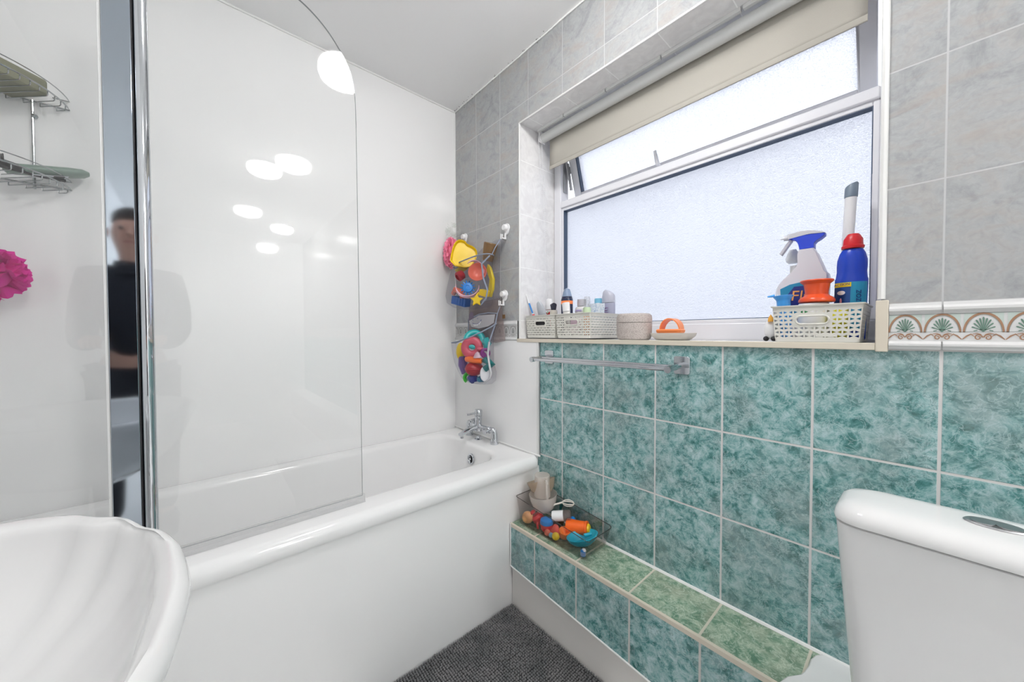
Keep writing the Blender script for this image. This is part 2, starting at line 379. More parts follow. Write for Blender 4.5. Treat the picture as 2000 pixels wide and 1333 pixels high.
# sealant beads
mb = MB(); mb.tube([(.003,-1.7,ZC-.004),(.003,-.002,ZC-.004)], .0045, 6); mb.tube([(.003,-.003,.53),(.003,-.003,ZC-.004)], .0042, 6)
pts = [(x, -.003, ZC-.004+random.uniform(-.0012,.0012)) for x in [i*.05 for i in range(0, 50)]]; mb.tube(pts, .004, 6)
struct(mb.build('trim_2', m_grout), 'thin white sealant line round the ceiling and corner')
mb = MB()                                        # spots of mould in the ceiling corner
for i in range(60):
    t = abs(random.gauss(0, .09)) if i < 36 else random.uniform(0, .75)
    c_ = (t, -.0025-abs(random.gauss(0,.006)), ZC-.0006) if random.random() < .6 else (max(.002,t), -.0012, ZC-.004-abs(random.gauss(0,.006)))
    mb.ball(c_, random.uniform(.0008,.0026), 6, (1,1,.5) if c_[2] > ZC-.001 else (1,.5,1))
struct(mb.build('trim_3', m_mould), 'dark mould specks in the ceiling corner')

# edge beads round the window recess and beside the white panel
mb = MB()
def qbead(p0, p1, r=.0045): mb.tube([p0, p1], r, 8)
qbead((RX0,-.001,1.05), (RX0,-.001,RZ1)); qbead((RX0,-.001,RZ1), (RX1,-.001,RZ1)); qbead((RX1,-.001,1.155), (RX1,-.001,RZ1), .0065)
struct(mb.build('trim_4', m_whitetrim), 'rounded white plastic edging of the window recess')
mb = MB(); mb.cur = 0; mb.box(.680, .688, -.0095, -.0003, .53, 1.047); mb.cur = 1; mb.box(.6885, .6935, -.004, -.0003, .53, 1.040)
mb.cur = 2; mb.tube([(.001,-.009,.532),(.70,-.009,.532)], .0045, 6)
struct(mb.build('trim_5', [m_whitetrim, m_steel, m_grout], smooth=True), 'white and steel edge strip between white panel and teal tiles')
# sill with its nosing
mb = MB(); mb.cur = 0; mb.box(RX0-.012, RX1-.008, -.004, RD+.05, 1.0445, RZ0)
mb.cur = 1; mb.box(RX0-.012, RX1-.008, -.0105, -.004, 1.041, RZ0+.0012)
mb.box(RX1-.008, RX1+.012, -.011, .006, 1.038, 1.152)
struct(mb.build('trim_6', [m_whitetrim, m_creamtrim], bevel=.0015), 'cream edged tiled window sill')
# batten on the recess ceiling
mb = MB(); xs = [RX0+.02, .74, .745, .96, .965, 1.19, 1.196, 1.44, 1.446, RX1-.01]
for a, b in zip(xs[::2], xs[1::2]): mb.box(a, b, .098, .112, RZ1-.012, RZ1)
struct(mb.build('trim_7', m_whitetrim, bevel=.001), 'white batten in front of the roller blind')

# decorative border: mouldings, arches with shells, scrolls (slots white, rust, green, pale, grey line)
def spiral(mb_, cx, cz, r0, turns, sgn, y, w0=.0022):
    n = int(20*turns); rs = []
    for i in range(n+1):
        a = 2*PI*turns*i/n; r = r0*(1-.8*i/n); w_ = w0*(1-.4*i/n)
        px, pz = cx+sgn*r*math.cos(a)*.8, cz+r*math.sin(a)
        ex, ez = math.cos(a)*sgn, math.sin(a)
        rs.append([(px-ex*w_/2, y, pz-ez*w_/2), (px+ex*w_/2, y, pz+ez*w_/2)])
    mb_.rings(rs, closed=False)
def strip(mb_, pts, w0, y):
    rs = []
    for i, (x, z) in enumerate(pts):
        a = pts[max(0,i-1)]; b = pts[min(len(pts)-1,i+1)]; dx, dz = b[0]-a[0], b[1]-a[1]; l = math.hypot(dx,dz) or 1
        w_ = w0[i] if isinstance(w0, list) else w0
        rs.append([(x-dz/l*w_/2, y, z+dx/l*w_/2), (x+dz/l*w_/2, y, z-dx/l*w_/2)])
    mb_.rings(rs, closed=False)
def border(x0, x1, name, mats, label, cuts):
    b = MB(); b.cur = 0
    z0, z1 = 1.0445, 1.143
    prof = [(-.0003,z0),(-.006,z0),(-.0075,z0+.004),(-.0115,z0+.008),(-.0115,z0+.012),(-.007,z0+.016),(-.0055,z0+.018),(-.0055,z1-.022),(-.007,z1-.020),(-.0115,z1-.016),(-.0115,z1-.011),(-.0075,z1-.006),(-.006,z1),(-.0003,z1)]
    edges = [x0] + [c_ for c_ in cuts if x0 < c_ < x1] + [x1]
    for a, c_ in zip(edges, edges[1:]):
        b.prism(prof, 0, a+(.0012 if a != x0 else 0), c_-(.0012 if c_ != x1 else 0))
    b.cur = 0; b.prism([(-.0003,z0+.001),(-.0050,z0+.001),(-.0050,z1-.001),(-.0003,z1-.001)], 0, x0, x1)
    Y = -.0059; per = TP/4; ym = -.0062
    k0 = int((x0-X0)/per)-1
    for k in range(k0, k0+60):
        cx = X0 + k*per          # arch centres fall on the tile joints
        if cx+per/2 < x0 or cx-per/2 > x1: continue
        zb, hh, hw = 1.0805, .0370, .0233
        def cl(pts): return [(min(max(x,x0),x1), z) for x, z in pts]
        b.cur = 3                       # pale panel behind the spandrel
        arc = [(cx+hw*math.cos(PI*i/24), zb+hh*math.sin(PI*i/24)) for i in range(25)]
        if arc[0][0] > x1 or arc[-1][0] < x0:
            if arc[0][0] > x1+.02 or arc[-1][0] < x0-.02: continue
        inside = [p for p in arc if x0 <= p[0] <= x1]
        if len(inside) > 2:
            sp = [(p[0], min(zb+hh+.001, 1.1178)) for p in inside]
            b.rings([[(p[0], Y, p[1]) for p in inside], [(q[0], Y, q[1]) for q in sp]], closed=False)
            b.cur = 1; strip(b, inside, [.0022+.0016*abs(math.sin(PI*i/len(inside))) for i in range(len(inside))], ym)
            b.cur = 4; strip(b, [(cx+(x-cx)*.93, zb+(z-zb)*.93) for x, z in inside], .0007, ym)
        if x0+.012 < cx < x1-.012:
            b.cur = 2
            for i in range(9):
                a = PI*(.09+.82*i/8); L0, L1 = .004, .0235 if i % 2 == 0 else .0225
                ux, uz = math.cos(a)*.62, math.sin(a)*1.12
                bx, bz = cx, zb+.0035
                pts = [(bx+ux*L0, bz+uz*L0*.6), (bx+ux*L1*.6, bz+uz*L1*.6), (bx+ux*L1*.9, bz+uz*L1*.9), (bx+ux*L1, bz+uz*L1)]
                strip(b, pts, [.0010,.0018,.0026,.0014], ym)
            strip(b, [(cx-.0045, zb+.0065), (cx, zb+.0025), (cx+.0045, zb+.0065)], [.001,.005,.001], ym)
            strip(b, [(cx-.0115, zb+.0025), (cx-.007, zb+.004)], .0016, ym); strip(b, [(cx+.007, zb+.004), (cx+.0115, zb+.0025)], .0016, ym)
        zs = 1.0705
        if x0+.02 < cx < x1-.02:
            b.cur = 1
            spiral(b, cx-.0058, zs, .0062, 1.4, 1, ym); spiral(b, cx+.0058, zs, .0062, 1.4, -1, ym)
            for sg in (1, -1):
                strip(b, [(cx+sg*.0105, zs+.002), (cx+sg*.0145, zs+.0065), (cx+sg*.0195, zs+.003), (cx+sg*.0250, zs-.004)], [.001,.0022,.0026,.0012], ym)
                strip(b, [(cx+sg*.002, zs+.006), (cx+sg*.007, zs+.0078), (cx+sg*.013, zs+.0066)], [.0008,.0018,.001], ym)
    b.cur = 4; strip(b, [(x0+.001, 1.0815), (x1-.001, 1.0815)], .0008, ym); strip(b, [(x0+.001, 1.0605), (x1-.001, 1.0605)], .0008, ym); strip(b, [(x0+.001, 1.1185), (x1-.001, 1.1185)], .0008, ym)
    return struct(b.build(name, mats, smooth=False), label)
b_white = col('border glaze', (.68,.68,.68), .15)
cuts = [X0+i*TP for i in range(-4, 9)]
border(RX1+.0125, XR, 'trim_8', [b_white, col('rust glaze', (.36,.20,.12)), col('green glaze', (.13,.23,.18)), col('mint glaze', (.54,.62,.58)), col('grey glaze line', (.25,.28,.26))], 'border tile with green shells and rust scrolls right of window', cuts)
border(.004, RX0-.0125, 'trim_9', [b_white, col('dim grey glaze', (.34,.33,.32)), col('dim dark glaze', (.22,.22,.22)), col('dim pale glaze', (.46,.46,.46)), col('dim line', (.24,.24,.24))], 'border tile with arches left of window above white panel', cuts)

# tiled boxing (ledge) along the window wall
LD, LZ = -.180, .2862
mb = MB(); mb.cur = 0; mb.box(.692, XR, LD+.006, -.0005, .108, LZ-.001)
mb.cur = 1; mb.add([(.692,LD,.108),(1.75,LD,.040),(1.75,LD,LZ-.012),(.692,LD,LZ-.012)], [(0,1,2,3)])
mb.cur = 2; mb.add([(.692,LD+.008,LZ),(1.66,LD+.008,LZ),(1.66,-.004,LZ),(.692,-.004,LZ)], [(0,1,2,3)])
mb.cur = 3; mb.box(.692, 1.66, LD-.001, LD+.0085, LZ-.012, LZ+.0012)
mb.cur = 4; mb.tube([(.692,LD,.108),(1.75,LD,.040)], .0035, 6); mb.tube([(.692,-.004,LZ+.001),(2.0,-.004,LZ+.001)], .0055, 6); mb.tube([(.695,LD,.108),(.695,LD,LZ)], .0035, 6)
mb.cur = 5; mb.box(.692, XR, LD+.012, LD+.03, ZF, .1085)
struct(mb.build('trim_10', [m_paint, m_ledge_front, m_ledge_top, m_creamtrim, m_grout, m_board], smooth=False, bevel=0), 'tiled pipe boxing forming a low ledge under the window')
# rough white plaster end of the ledge
pl = [(2.4,-.002),(1.675,-.002),(1.662,-.008),(1.652,-.022),(1.646,-.045),(1.646,-.070),(1.642,-.098),(1.638,-.112),(1.628,-.127),(1.619,-.141),(1.614,-.158),(1.609,-.175),(1.606,-.1875),(2.4,-.1875)]
struct(MB().prism(pl, 2, LZ-.012, LZ+.004).build('trim_11', m_ceramic, bevel=.003), 'rough white filler capping the ledge beside the toilet')

# ================================================================== WINDOW
win = bpy.data.objects.new('window_1', None); C.objects.link(win); win.location = (1.156, RD, 1.056); struct(win, 'white plastic window with frosted pane and open top vent')
FX0, FX1, FZ0, FZ1 = RX0+.001, RX1-.001, RZ0+.002, RZ1-.001
TZ0, TZ1 = 1.705, 1.748
def step_frame(mb_, x0, x1, z0, z1, w, y0, y1, lip=.012):
    for a, b, c_, d in ((x0,x0+w,z0,z1), (x1-w,x1,z0,z1), (x0+w,x1-w,z0,z0+w), (x0+w,x1-w,z1-w,z1)): mb_.box(a, b, y0, y1, c_, d)
mb = MB()
mb.box(FX0, FX0+.045, RD, RD+.06, FZ0, FZ1); mb.box(FX1-.018, FX1, RD, RD+.06, FZ0, FZ1)
mb.box(FX0+.045, FX1-.018, RD, RD+.06, FZ1-.045, FZ1); mb.box(FX0+.045, FX1-.018, RD, RD+.06, FZ0, FZ0+.058)
mb.box(FX0+.045, FX1-.018, RD-.002, RD+.06, TZ0+.010, TZ1)
mb.build('window_frame', m_upvc, win, bevel=.004)
PX0, PX1, PZ0, PZ1 = FX0+.045, FX1-.018, FZ0+.058, TZ0+.010
mb = MB(); step_frame(mb, PX0, PX1, PZ0, PZ1, .014, RD+.006, RD+.03); mb.build('glazing_bead', m_upvc, win, bevel=.003)
mb = MB(); step_frame(mb, PX0+.012, PX1-.012, PZ0+.012, PZ1-.012, .004, RD+.008, RD+.034); mb.build('gasket', m_gasket, win, smooth=False)
mb = MB(); mb.box(PX0+.013, PX1-.013, RD+.034, RD+.038, PZ0+.013, PZ1-.013); mb.build('frosted_pane', m_frost, win, smooth=False)
# open vent sash, hung at the top
sash = bpy.data.objects.new('vent_sash', None); C.objects.link(sash); sash.parent = win; sash.location = (0, .052, 2.022-1.056)
SA = math.radians(17); sw = Vector((0, math.sin(SA), -math.cos(SA))); so = Vector((0, math.cos(SA), math.sin(SA)))
H = .262; SX0, SX1 = FX0+.058, FX1-.028
hinge = Vector((0, RD+.052, 2.022))
def sbox(mb_, x0, x1, h0, h1, d0, d1):
    vs = []
    for h in (h0, h1):
        for d in (d0, d1):
            for x in (x0, x1): vs.append(Vector((x,0,0)) + hinge + sw*h + so*d)
    mb_.add(vs, [(0,2,3,1),(4,5,7,6),(0,1,5,4),(2,6,7,3),(0,4,6,2),(1,3,7,5)])
mb = MB(); W_ = .042
sbox(mb, SX0, SX0+W_, 0, H, -.025, .03); sbox(mb, SX1-W_, SX1, 0, H, -.025, .03); sbox(mb, SX0+W_, SX1-W_, 0, W_, -.025, .03); sbox(mb, SX0+W_, SX1-W_, H-W_, H, -.025, .03)
mb.build('sash_frame', m_upvc, sash, bevel=.004)
mb = MB(); sbox(mb, SX0+W_, SX0+W_+.005, W_, H-W_, -.022, .0); sbox(mb, SX0+W_, SX1-W_, W_, W_+.004, -.022, 0); mb.build('sash_gasket', m_gasket, sash, smooth=False)
mb = MB(); sbox(mb, SX0+W_, SX1-W_, W_, H-W_, .0, .004); mb.build('sash_pane', m_frost, sash, smooth=False)
hm = hinge + sw*(H-.03) + so*(-.03); hx = 1.085
mb = MB(); mb.tube([(hx, hm.y, hm.z-.02), (hx-.004, hm.y-.028, hm.z-.002), (hx-.010, hm.y-.040, hm.z+.05)], [.008,.009,.006], 8); mb.build('vent_handle', m_upvc, sash)
mb = MB(); mb.box(FX0+.046, FX0+.050, RD+.02, RD+.045, 1.80, 2.02); mb.obox((FX0+.056, RD+.055, 1.885), (.004,.03,.13), (.35,0,.2)); mb.obox((FX0+.058, RD+.06, 1.92), (.006,.02,.03)); mb.build('friction_stay', m_steel, win, bevel=.0008)

# ================================================================== ROLLER BLIND
bl = thing('roller_blind', 'grey beige roller blind half rolled up at the top of the window', 'blind', (1.16, .14, 1.885))
BX0, BX1 = .612, 1.712
mb = MB(); mb.tube([(BX0-.02,.128,2.032),(BX1+.012,.128,2.032)], .021, 20); mb.build('roller', m_alu, bl)
mb = MB()
mb.tube([(BX0-.036,.128,2.032),(BX0-.02,.128,2.032)], .018, 16); mb.box(BX0-.034, BX0-.028, .108, .150, 2.014, 2.069); mb.build('bracket', m_w, bl, bevel=.002)
mb = MB(); mb.box(BX1+.014, BX1+.020, .108, .150, 2.014, 2.069); mb.build('bracket', m_w, bl, bevel=.002)
mb = MB(); nz, nx = 10, 30; rs = []
for i in range(nz+1):
    t = i/nz; z = 2.036+(1.892-2.036)*t; row = []
    for j in range(nx+1):
        s_ = j/nx; curl = .012*t*math.exp(-s_*26)*math.sin(2.5*t*PI)
        row.append((BX0+(BX1-BX0)*s_ - curl*.8, .150+.004*math.sin(t*PI)+curl + .0015*math.sin(s_*17)*t, z))
    rs.append(row)
mb.rings(rs, closed=False); mb.build('fabric', m_fabric, bl, solid=.0012)
mb = MB(); mb.prism(rrect(.1495, 1.887, .0028, .009, .0026, 4), 0, BX0+.002, BX1); mb.build('bottom_bar', m_fabric, bl)
mb = MB(); 
for k, (ox, oy) in enumerate(((0, -.002), (.004, -.030))):
    n = 95; z1 = 2.03; z0 = 1.17
    for i in range(n+1):
        t = i/n; z = z1+(z0-z1)*t
        x = BX0-.030 + ox + .030*t*(1 if k else .5) + .006*math.sin(t*PI); y = .128+oy + (.03 if k == 0 else .045)*t
        mb.ball((x, y, z), .0021, 6)
mb.tube([(BX0-.030,.126,2.03),(BX0-.015,.156,1.17)], .0007, 5); mb.tube([(BX0-.026,.098,2.03),(BX0+.004,.143,1.17)], .0007, 5)
mb.build('bead_chain', m_w, bl)

# ================================================================== BATH
bath = thing('bathtub', 'white fitted bathtub under the glass screen', 'bathtub', (.35, -.85, ZF))
BZ = .530
yc, hy = -.8525, .8425
def ring(cx, cy, hx_, hy_, r, z, n=8): return [(x, y, z) for x, y in rrect(cx, cy, hx_, hy_, r, n)]
rs = []
ocx, ohx = .3510, .3490
rs.append(ring(ocx, yc, ohx-.016, hy-.004, .02, BZ-.050))
rs.append(ring(ocx, yc, ohx-.003, hy, .02, BZ-.048))
rs.append(ring(ocx, yc, ohx, hy, .02, BZ-.040))
for k in range(1, 7):
    a = PI/2*k/6; rs.append(ring(ocx, yc, ohx-.028*(1-math.cos(a)), hy, .02, BZ-.030+.030*math.sin(a)))
icx, ihx, icy, ihy = .322, .248, -.862, .735
rs.append(ring(.336, yc, .30, hy-.02, .06, BZ-.0005))
rs.append(ring(icx, icy, ihx+.018, ihy+.018, .10, BZ-.002))
for k in range(1, 6):
    a = PI/2*k/5; rs.append(ring(icx, icy, ihx+.018-.020*math.sin(a), ihy+.018-.020*math.sin(a), .11, BZ-.003-.022*(1-math.cos(a))))
for z, sx_, sy_, r in ((.45,.008,.012,.12),(.35,.025,.03,.13),(.25,.04,.05,.14),(.19,.055,.075,.14),(.165,.08,.105,.14),(.152,.12,.16,.12),(.150,.20,.4,.04)):
    rs.append(ring(icx, icy, ihx-sx_, ihy-sy_, r, z))
mb = MB(); mb.rings(rs, cap1=True); mb.build('bath_shell', m_acrylic, bath, angle=60)
mb = MB(); mb.prism([(.688,ZF+.001),(.688,.46),(.684,.484),(.672,.484),(.672,ZF+.001)], 1, YE+.002, -.0012); mb.build('bath_panel', m_panel2, bath)
ox, oy, oz = .352, -.1395, .458
mb = MB(); d_ = Vector((0,-1,.10)).normalized(); mb.lathe([(.0,0),(.024,0),(.027,.002),(.026,.006),(.021,.008),(.017,.004),(.0165,.0015)], (ox,oy,oz), d_, 28, caps=False); mb.build('overflow_ring', m_chrome, bath)
mb = MB(); mb.lathe([(.0165,.0018),(.0001,.0018)], (ox,oy,oz), d_, 20, caps=False); mb.build('overflow_hole', m_black, bath)
mb = MB(); mb.obox(Vector((ox,oy,oz))+d_*.006, (.004,.004,.034)); mb.ball(Vector((ox,oy,oz))+d_*.007, .006, 10); mb.build('overflow_bar', m_chrome, bath)

# bath mixer tap
tap = thing('bath_mixer_tap', 'chrome lever bath mixer tap on the rim of the bath', 'tap', (.30, -.05, BZ))
ty, tz = -.058, .597
mb = MB()
for x_, nm in ((.420, 'R'), (.200, 'L')):
    lg = MB(); lg.lathe([(.021,-.002),(.022,.002),(.0175,.03),(.0150,.052)], (x_, ty+.012, BZ), (0,0,1), 20)
    lg.tube([(x_, ty+.012, BZ+.05), (x_, ty+.010, BZ+.062), (x_-(.008 if nm == 'R' else -.008), ty+.006, BZ+.069), (x_-(.022 if nm == 'R' else -.022), ty+.002, tz)], [.0150,.0150,.0145,.0140], 16)
    lg.build('leg', m_chrome, tap)
mb.tube([(.218,ty,tz),(.402,ty,tz)], .0135, 18)
mb.tube([(.384,ty,tz),(.399,ty,tz)], .0165, 18); mb.tube([(.222,ty,tz),(.237,ty,tz)], .0165, 18)
mb.lathe([(.020,-.022),(.019,0),(.0185,.030),(.0195,.032),(.0195,.056)], (.300,ty,tz), (0,0,1), 24)
mb.build('body', m_chrome, tap)
mb = MB(); mb.lathe([(.0195,.0575),(.0205,.060),(.0205,.084),(.018,.088),(.0001,.089)], (.300,ty,tz), (0,0,1), 24); mb.tube([(.300,ty-.012,tz+.072),(.280,ty-.040,tz+.066),(.272,ty-.052,tz+.064)], [.0055,.0048,.0055], 12); mb.build('lever_handle', m_chrome, tap)
mb = MB(); mb.rings([[(p.x,p.y,p.z) for p in [Vector((.300,ty,tz-.002))+q for q in [Vector((math.cos(a)*.015, 0, math.sin(a)*.013)) for a in [2*PI*j/16 for j in range(16)]]]],
                     [(.298+math.cos(a)*.016, ty-.04, tz-.006+math.sin(a)*.012) for a in [2*PI*j/16 for j in range(16)]],
                     [(.296+math.cos(a)*.018, ty-.085, tz-.016+math.sin(a)*.011) for a in [2*PI*j/16 for j in range(16)]],
                     [(.295+math.cos(a)*.018, ty-.108, tz-.026+math.sin(a)*.010) for a in [2*PI*j/16 for j in range(16)]]], cap0=True, cap1=True)
mb.build('spout', m_chrome, tap)
mb = MB(); mb.lathe([(.009,0),(.009,.009),(.0001,.0095)], (.296,ty-.100,tz-.044), (0,0,1), 16); mb.build('aerator', m_chrome, tap)
mb = MB(); mb.tube([(.262,ty,tz+.008),(.255,ty-.002,tz+.028)], [.010,.014], 16); mb.tube([(.255,ty-.002,tz+.028),(.2535,ty-.0025,tz+.033)], [.0155,.0155], 16); mb.build('diverter_knob', m_chrome, tap)
mb = MB(); mb.tube([(.392,ty-.010,tz),(.392,ty-.032,tz-.003)], [.012,.0165], 18); mb.build('shower_outlet', m_chrome, tap)
mb = MB(); mb.lathe([(.0001,-.002),(.019,-.002),(.021,.001),(.012,.006),(.008,.016)], (.300,ty,BZ+.001), (0,0,1), 20); mb.build('centre_foot', m_chrome, tap)

# ================================================================== SHOWER SCREEN
scr = thing('shower_screen', 'curved clear glass bath screen with tall chrome post', 'shower screen', (.62, -1.25, BZ))
GX = .612
arc = [(-.752,.552),(-.756,1.2),(-.759,1.737),(-.764,1.855),(-.780,1.919),(-.810,1.967),(-.852,2.012),(-.908,2.046),(-.975,2.062),(-1.05,2.066),(-1.235,2.066),(-1.235,.552)]
# smooth the corner with Catmull-Rom
def smooth_poly(p, i0, i1, k=5):
    out = list(p[:i0])
    for i in range(i0, i1):
        a, b, c_, d = (Vector(p[max(0,i-1)]), Vector(p[i]), Vector(p[i+1]), Vector(p[min(len(p)-1,i+2)]))
        for j in range(k):
            t = j/k; q = .5*((2*b)+(-a+c_)*t+(2*a-5*b+4*c_-d)*t*t+(-a+3*b-3*c_+d)*t**3); out.append((q.x,q.y))
    return out + list(p[i1:])
arc = smooth_poly(arc, 2, 9)
mb = MB(); n = len(arc)
mb.add([(GX-.003,y,z) for y,z in arc]+[(GX+.003,y,z) for y,z in arc], [tuple(reversed(range(n))), tuple(range(n,2*n))]); mb.cur = 1
mb.add([(GX-.003,y,z) for y,z in arc]+[(GX+.003,y,z) for y,z in arc], [(i,(i+1) % n,(i+1) % n+n,i+n) for i in range(n)])
mb.build('glass_panel', [m_glass, m_glassedge], scr, smooth=False)
mb = MB(); fx = [(-1.300,.552),(-1.300,2.066),(-1.672,2.066),(-1.672,.552)]
mb.add([(GX-.003,y,z) for y,z in fx]+[(GX+.003,y,z) for y,z in fx], [(3,2,1,0),(4,5,6,7)]); mb.cur = 1
mb.add([(GX-.003,y,z) for y,z in fx]+[(GX+.003,y,z) for y,z in fx], [(i,(i+1) % 4,(i+1) % 4+4,i+4) for i in range(4)])
mb.build('fixed_glass_panel', [m_glass, m_seal], scr, smooth=False)
mb = MB(); mb.box(GX-.008, GX+.010, -1.297, -1.252, BZ+.001, 2.072); mb.build('hinge_plate', m_mirror, scr, bevel=.0012)
mb = MB(); mb.box(GX+.002, GX+.008, -1.2525, -1.2495, BZ+.001, 2.07); mb.build('seal_strip', m_black, scr, smooth=False)
mb = MB(); mb.rings([[(GX+.000+.0125*math.cos(a), -1.2375+.0125*math.sin(a), z) for a in [2*PI*j/28 for j in range(28)]] for z in (BZ+.001, 2.072)], cap0=True, cap1=True); mb.build('hinge_post', m_chrome, scr)
mb = MB(); mb.box(GX-.004, GX+.006, -1.3025, -1.2985, BZ+.002, 2.068); mb.build('white_edge_seal', m_whitetrim, scr, smooth=False)
mb = MB(); mb.box(GX-.010, GX+.010, -1.699, -1.670, BZ+.001, 2.07); mb.build('wall_channel', m_chrome, scr, bevel=.002)
mb = MB(); mb.prism([(GX-.006,BZ+.0005),(GX+.008,BZ+.0005),(GX+.005,BZ+.012),(GX+.0045,BZ+.026),(GX-.0045,BZ+.026),(GX-.005,BZ+.012)], 1, -1.225, -.745)
mb.v = [Vector((v.y if False else v.x, v.y, v.z)) for v in mb.v]; mb.build('bottom_seal', m_seal, scr, smooth=False)

# ================================================================== BATH MAT (bobbles past counting)
mat = thing('bath_mat', 'dark grey bobbly bath mat on the floor beside the bath', 'bath mat', (1.0, -.5, ZF))
MX0, MX1, MY0, MY1 = .693, 1.19, -.80, -.172
MB().box(MX0+.004, MX1-.004, MY0+.004, MY1-.004, ZF+.0005, ZF+.010).build('backing', col('charcoal backing', (.03,.03,.032), .9), mat)
mb = MB(); st = .0086; prof6 = [(.55, 0), (1.0, .42), (.80, .82), (.25, 1.0)]
ny = int((MY1-MY0)/st); nx = int((MX1-MX0)/st)
for j in range(ny):
    for i in range(nx):
        x = MX0+.004+i*st+random.uniform(-.0011,.0011)+.0012*math.sin(j*.35); y = MY0+.004+j*st+random.uniform(-.0007,.0007)+.0010*math.sin(i*.21+2)
        if i % 9 == 4: x += .0006
        h = .0080+random.uniform(-.0008,.0010)+.0008*math.sin(i*.7)
        r = .0037+random.uniform(-.0003,.0004)
        vs = []
        for q, t in prof6: vs += [(x+r*q*math.cos(PI*k/3), y+r*q*math.sin(PI*k/3), ZF+.008+h*t) for k in range(6)]
        fs = [(a*6+k, a*6+(k+1) % 6, (a+1)*6+(k+1) % 6, (a+1)*6+k) for a in range(3) for k in range(6)] + [tuple(18+k for k in range(6))]
        mb.add(vs, fs)
m_mat = principled('dark grey chenille', (.13,.13,.135), rough=.8, spec=.35); nb = NB(m_mat); P, _ = nb.pos()
nb.l.new(nb.ramp(nb.noise(P, 14, 3), [(.35, (.15,.155,.16)), (.65, (.24,.235,.24))]), nb.n['Principled BSDF'].inputs['Base Color'])
pile = mb.build('pile', m_mat, mat, angle=80); pile['kind'] = 'stuff'

# ================================================================== WASH BASIN
bas = thing('wash_basin', 'white ceramic shell shaped wash basin on a pedestal', 'wash basin', (1.285, -1.45, ZF))
half_out = [(1.03,-1.698),(.985,-1.62),(.965,-1.50),(.960,-1.42),(.961,-1.359),(.966,-1.332),(.979,-1.304),(.996,-1.278),(1.024,-1.259),(1.034,-1.241),(1.057,-1.222),(1.089,-1.209),(1.112,-1.200),(1.128,-1.184),(1.183,-1.167),(1.246,-1.159),(1.285,-1.1565)]
half_in = [(1.07,-1.55),(1.03,-1.50),(1.002,-1.43),(.996,-1.351),(1.010,-1.314),(1.023,-1.282),(1.046,-1.274),(1.068,-1.236),(1.098,-1.229),(1.129,-1.202),(1.175,-1.192),(1.221,-1.187),(1.285,-1.184)]
AX = 1.285; CB = Vector((AX, -1.42))
def full(h): return h + [(2*AX-x, y) for x, y in reversed(h[:-1])]
def polar(h, N):
    P_ = full(h); pts = []
    ang = [(math.atan2(y-CB.y, x-CB.x) % (2*PI), math.hypot(x-CB.x, y-CB.y)) for x, y in P_]
    ang.sort(); res = []
    for j in range(N):
        a = 2*PI*j/N
        lo = max([q for q in ang if q[0] <= a], default=(ang[-1][0]-2*PI, ang[-1][1])); hi = min([q for q in ang if q[0] > a], default=(ang[0][0]+2*PI, ang[0][1]))
        t = (a-lo[0])/(hi[0]-lo[0]); 
        # straight chord between the two samples
        p = Vector((lo[1]*math.cos(lo[0]), lo[1]*math.sin(lo[0]))); q = Vector((hi[1]*math.cos(hi[0]), hi[1]*math.sin(hi[0]))); s_ = p.lerp(q, t)
        res.append(s_.length)
    # light smoothing
    for _ in range(1): res = [(res[i-1]+2*res[i]+res[(i+1) % N])/4 for i in range(N)]
    return res
N = 144; RO = polar(half_out, N); RI = polar(half_in, N)
ys_cut = -1.698
def bring(f, z):
    out = []
    for j in range(N):
        a = 2*PI*j/N; r = f(j, a); x = CB.x+r*math.cos(a); y = max(ys_cut, CB.y+r*math.sin(a)); out.append((x, y, z(j,a) if callable(z) else z))
    return out
ZB_ = .820
RM = sum(RI)/N
def rib(j): return RI[j]
rs = [bring(lambda j,a: .30*RO[j]+.02, .59), bring(lambda j,a: .64*RO[j], .638), bring(lambda j,a: .86*RO[j], .700), bring(lambda j,a: .945*RO[j], .765), bring(lambda j,a: .985*RO[j], .790), bring(lambda j,a: RO[j], ZB_-.016), bring(lambda j,a: RO[j]-.003, ZB_-.007), bring(lambda j,a: RO[j]-.009, ZB_-.001), bring(lambda j,a: RO[j]-.014, ZB_),
      bring(lambda j,a: RO[j]*.35+RI[j]*.65, ZB_-.002), bring(lambda j,a: RI[j]+.003, ZB_-.004), bring(lambda j,a: RI[j], ZB_-.007), bring(lambda j,a: RI[j]-.0025, ZB_-.014), bring(lambda j,a: RI[j]-.006, ZB_-.028)]
for k, z in ((.93,-.060), (.84,-.092), (.70,-.120), (.52,-.138), (.32,-.148), (.12,-.154), (.05,-.158)):
    rs.append(bring(lambda j,a,k=k: k*(RI[j]*min(1, .35+.65*k*k+.2)+RM*max(0, 1-(.35+.65*k*k+.2))), ZB_+z))
mb = MB(); mb.rings(rs, cap0=True, cap1=True); mb.build('basin', principled('white basin ceramic', (.72,.72,.72), rough=.07, coat=.3), bas, angle=70)
mb = MB(); mb.rings([[(x, y, z) for x, y in rrect(AX, -1.53, hx_, hy_, .05, 6)] for z, hx_, hy_ in ((ZF+.001,.11,.10),(ZF+.02,.105,.095),(.2,.08,.08),(.5,.085,.085),(.64,.13,.10))], cap0=True, cap1=True); mb.build('pedestal', m_ceramic, bas, angle=60)
mb = MB(); mb.lathe([(.0001,0),(.021,0),(.024,.002),(.022,.004),(.0001,.003)], (CB.x, CB.y, ZB_-.1585), (0,0,1), 24); mb.build('waste', m_chrome, bas)

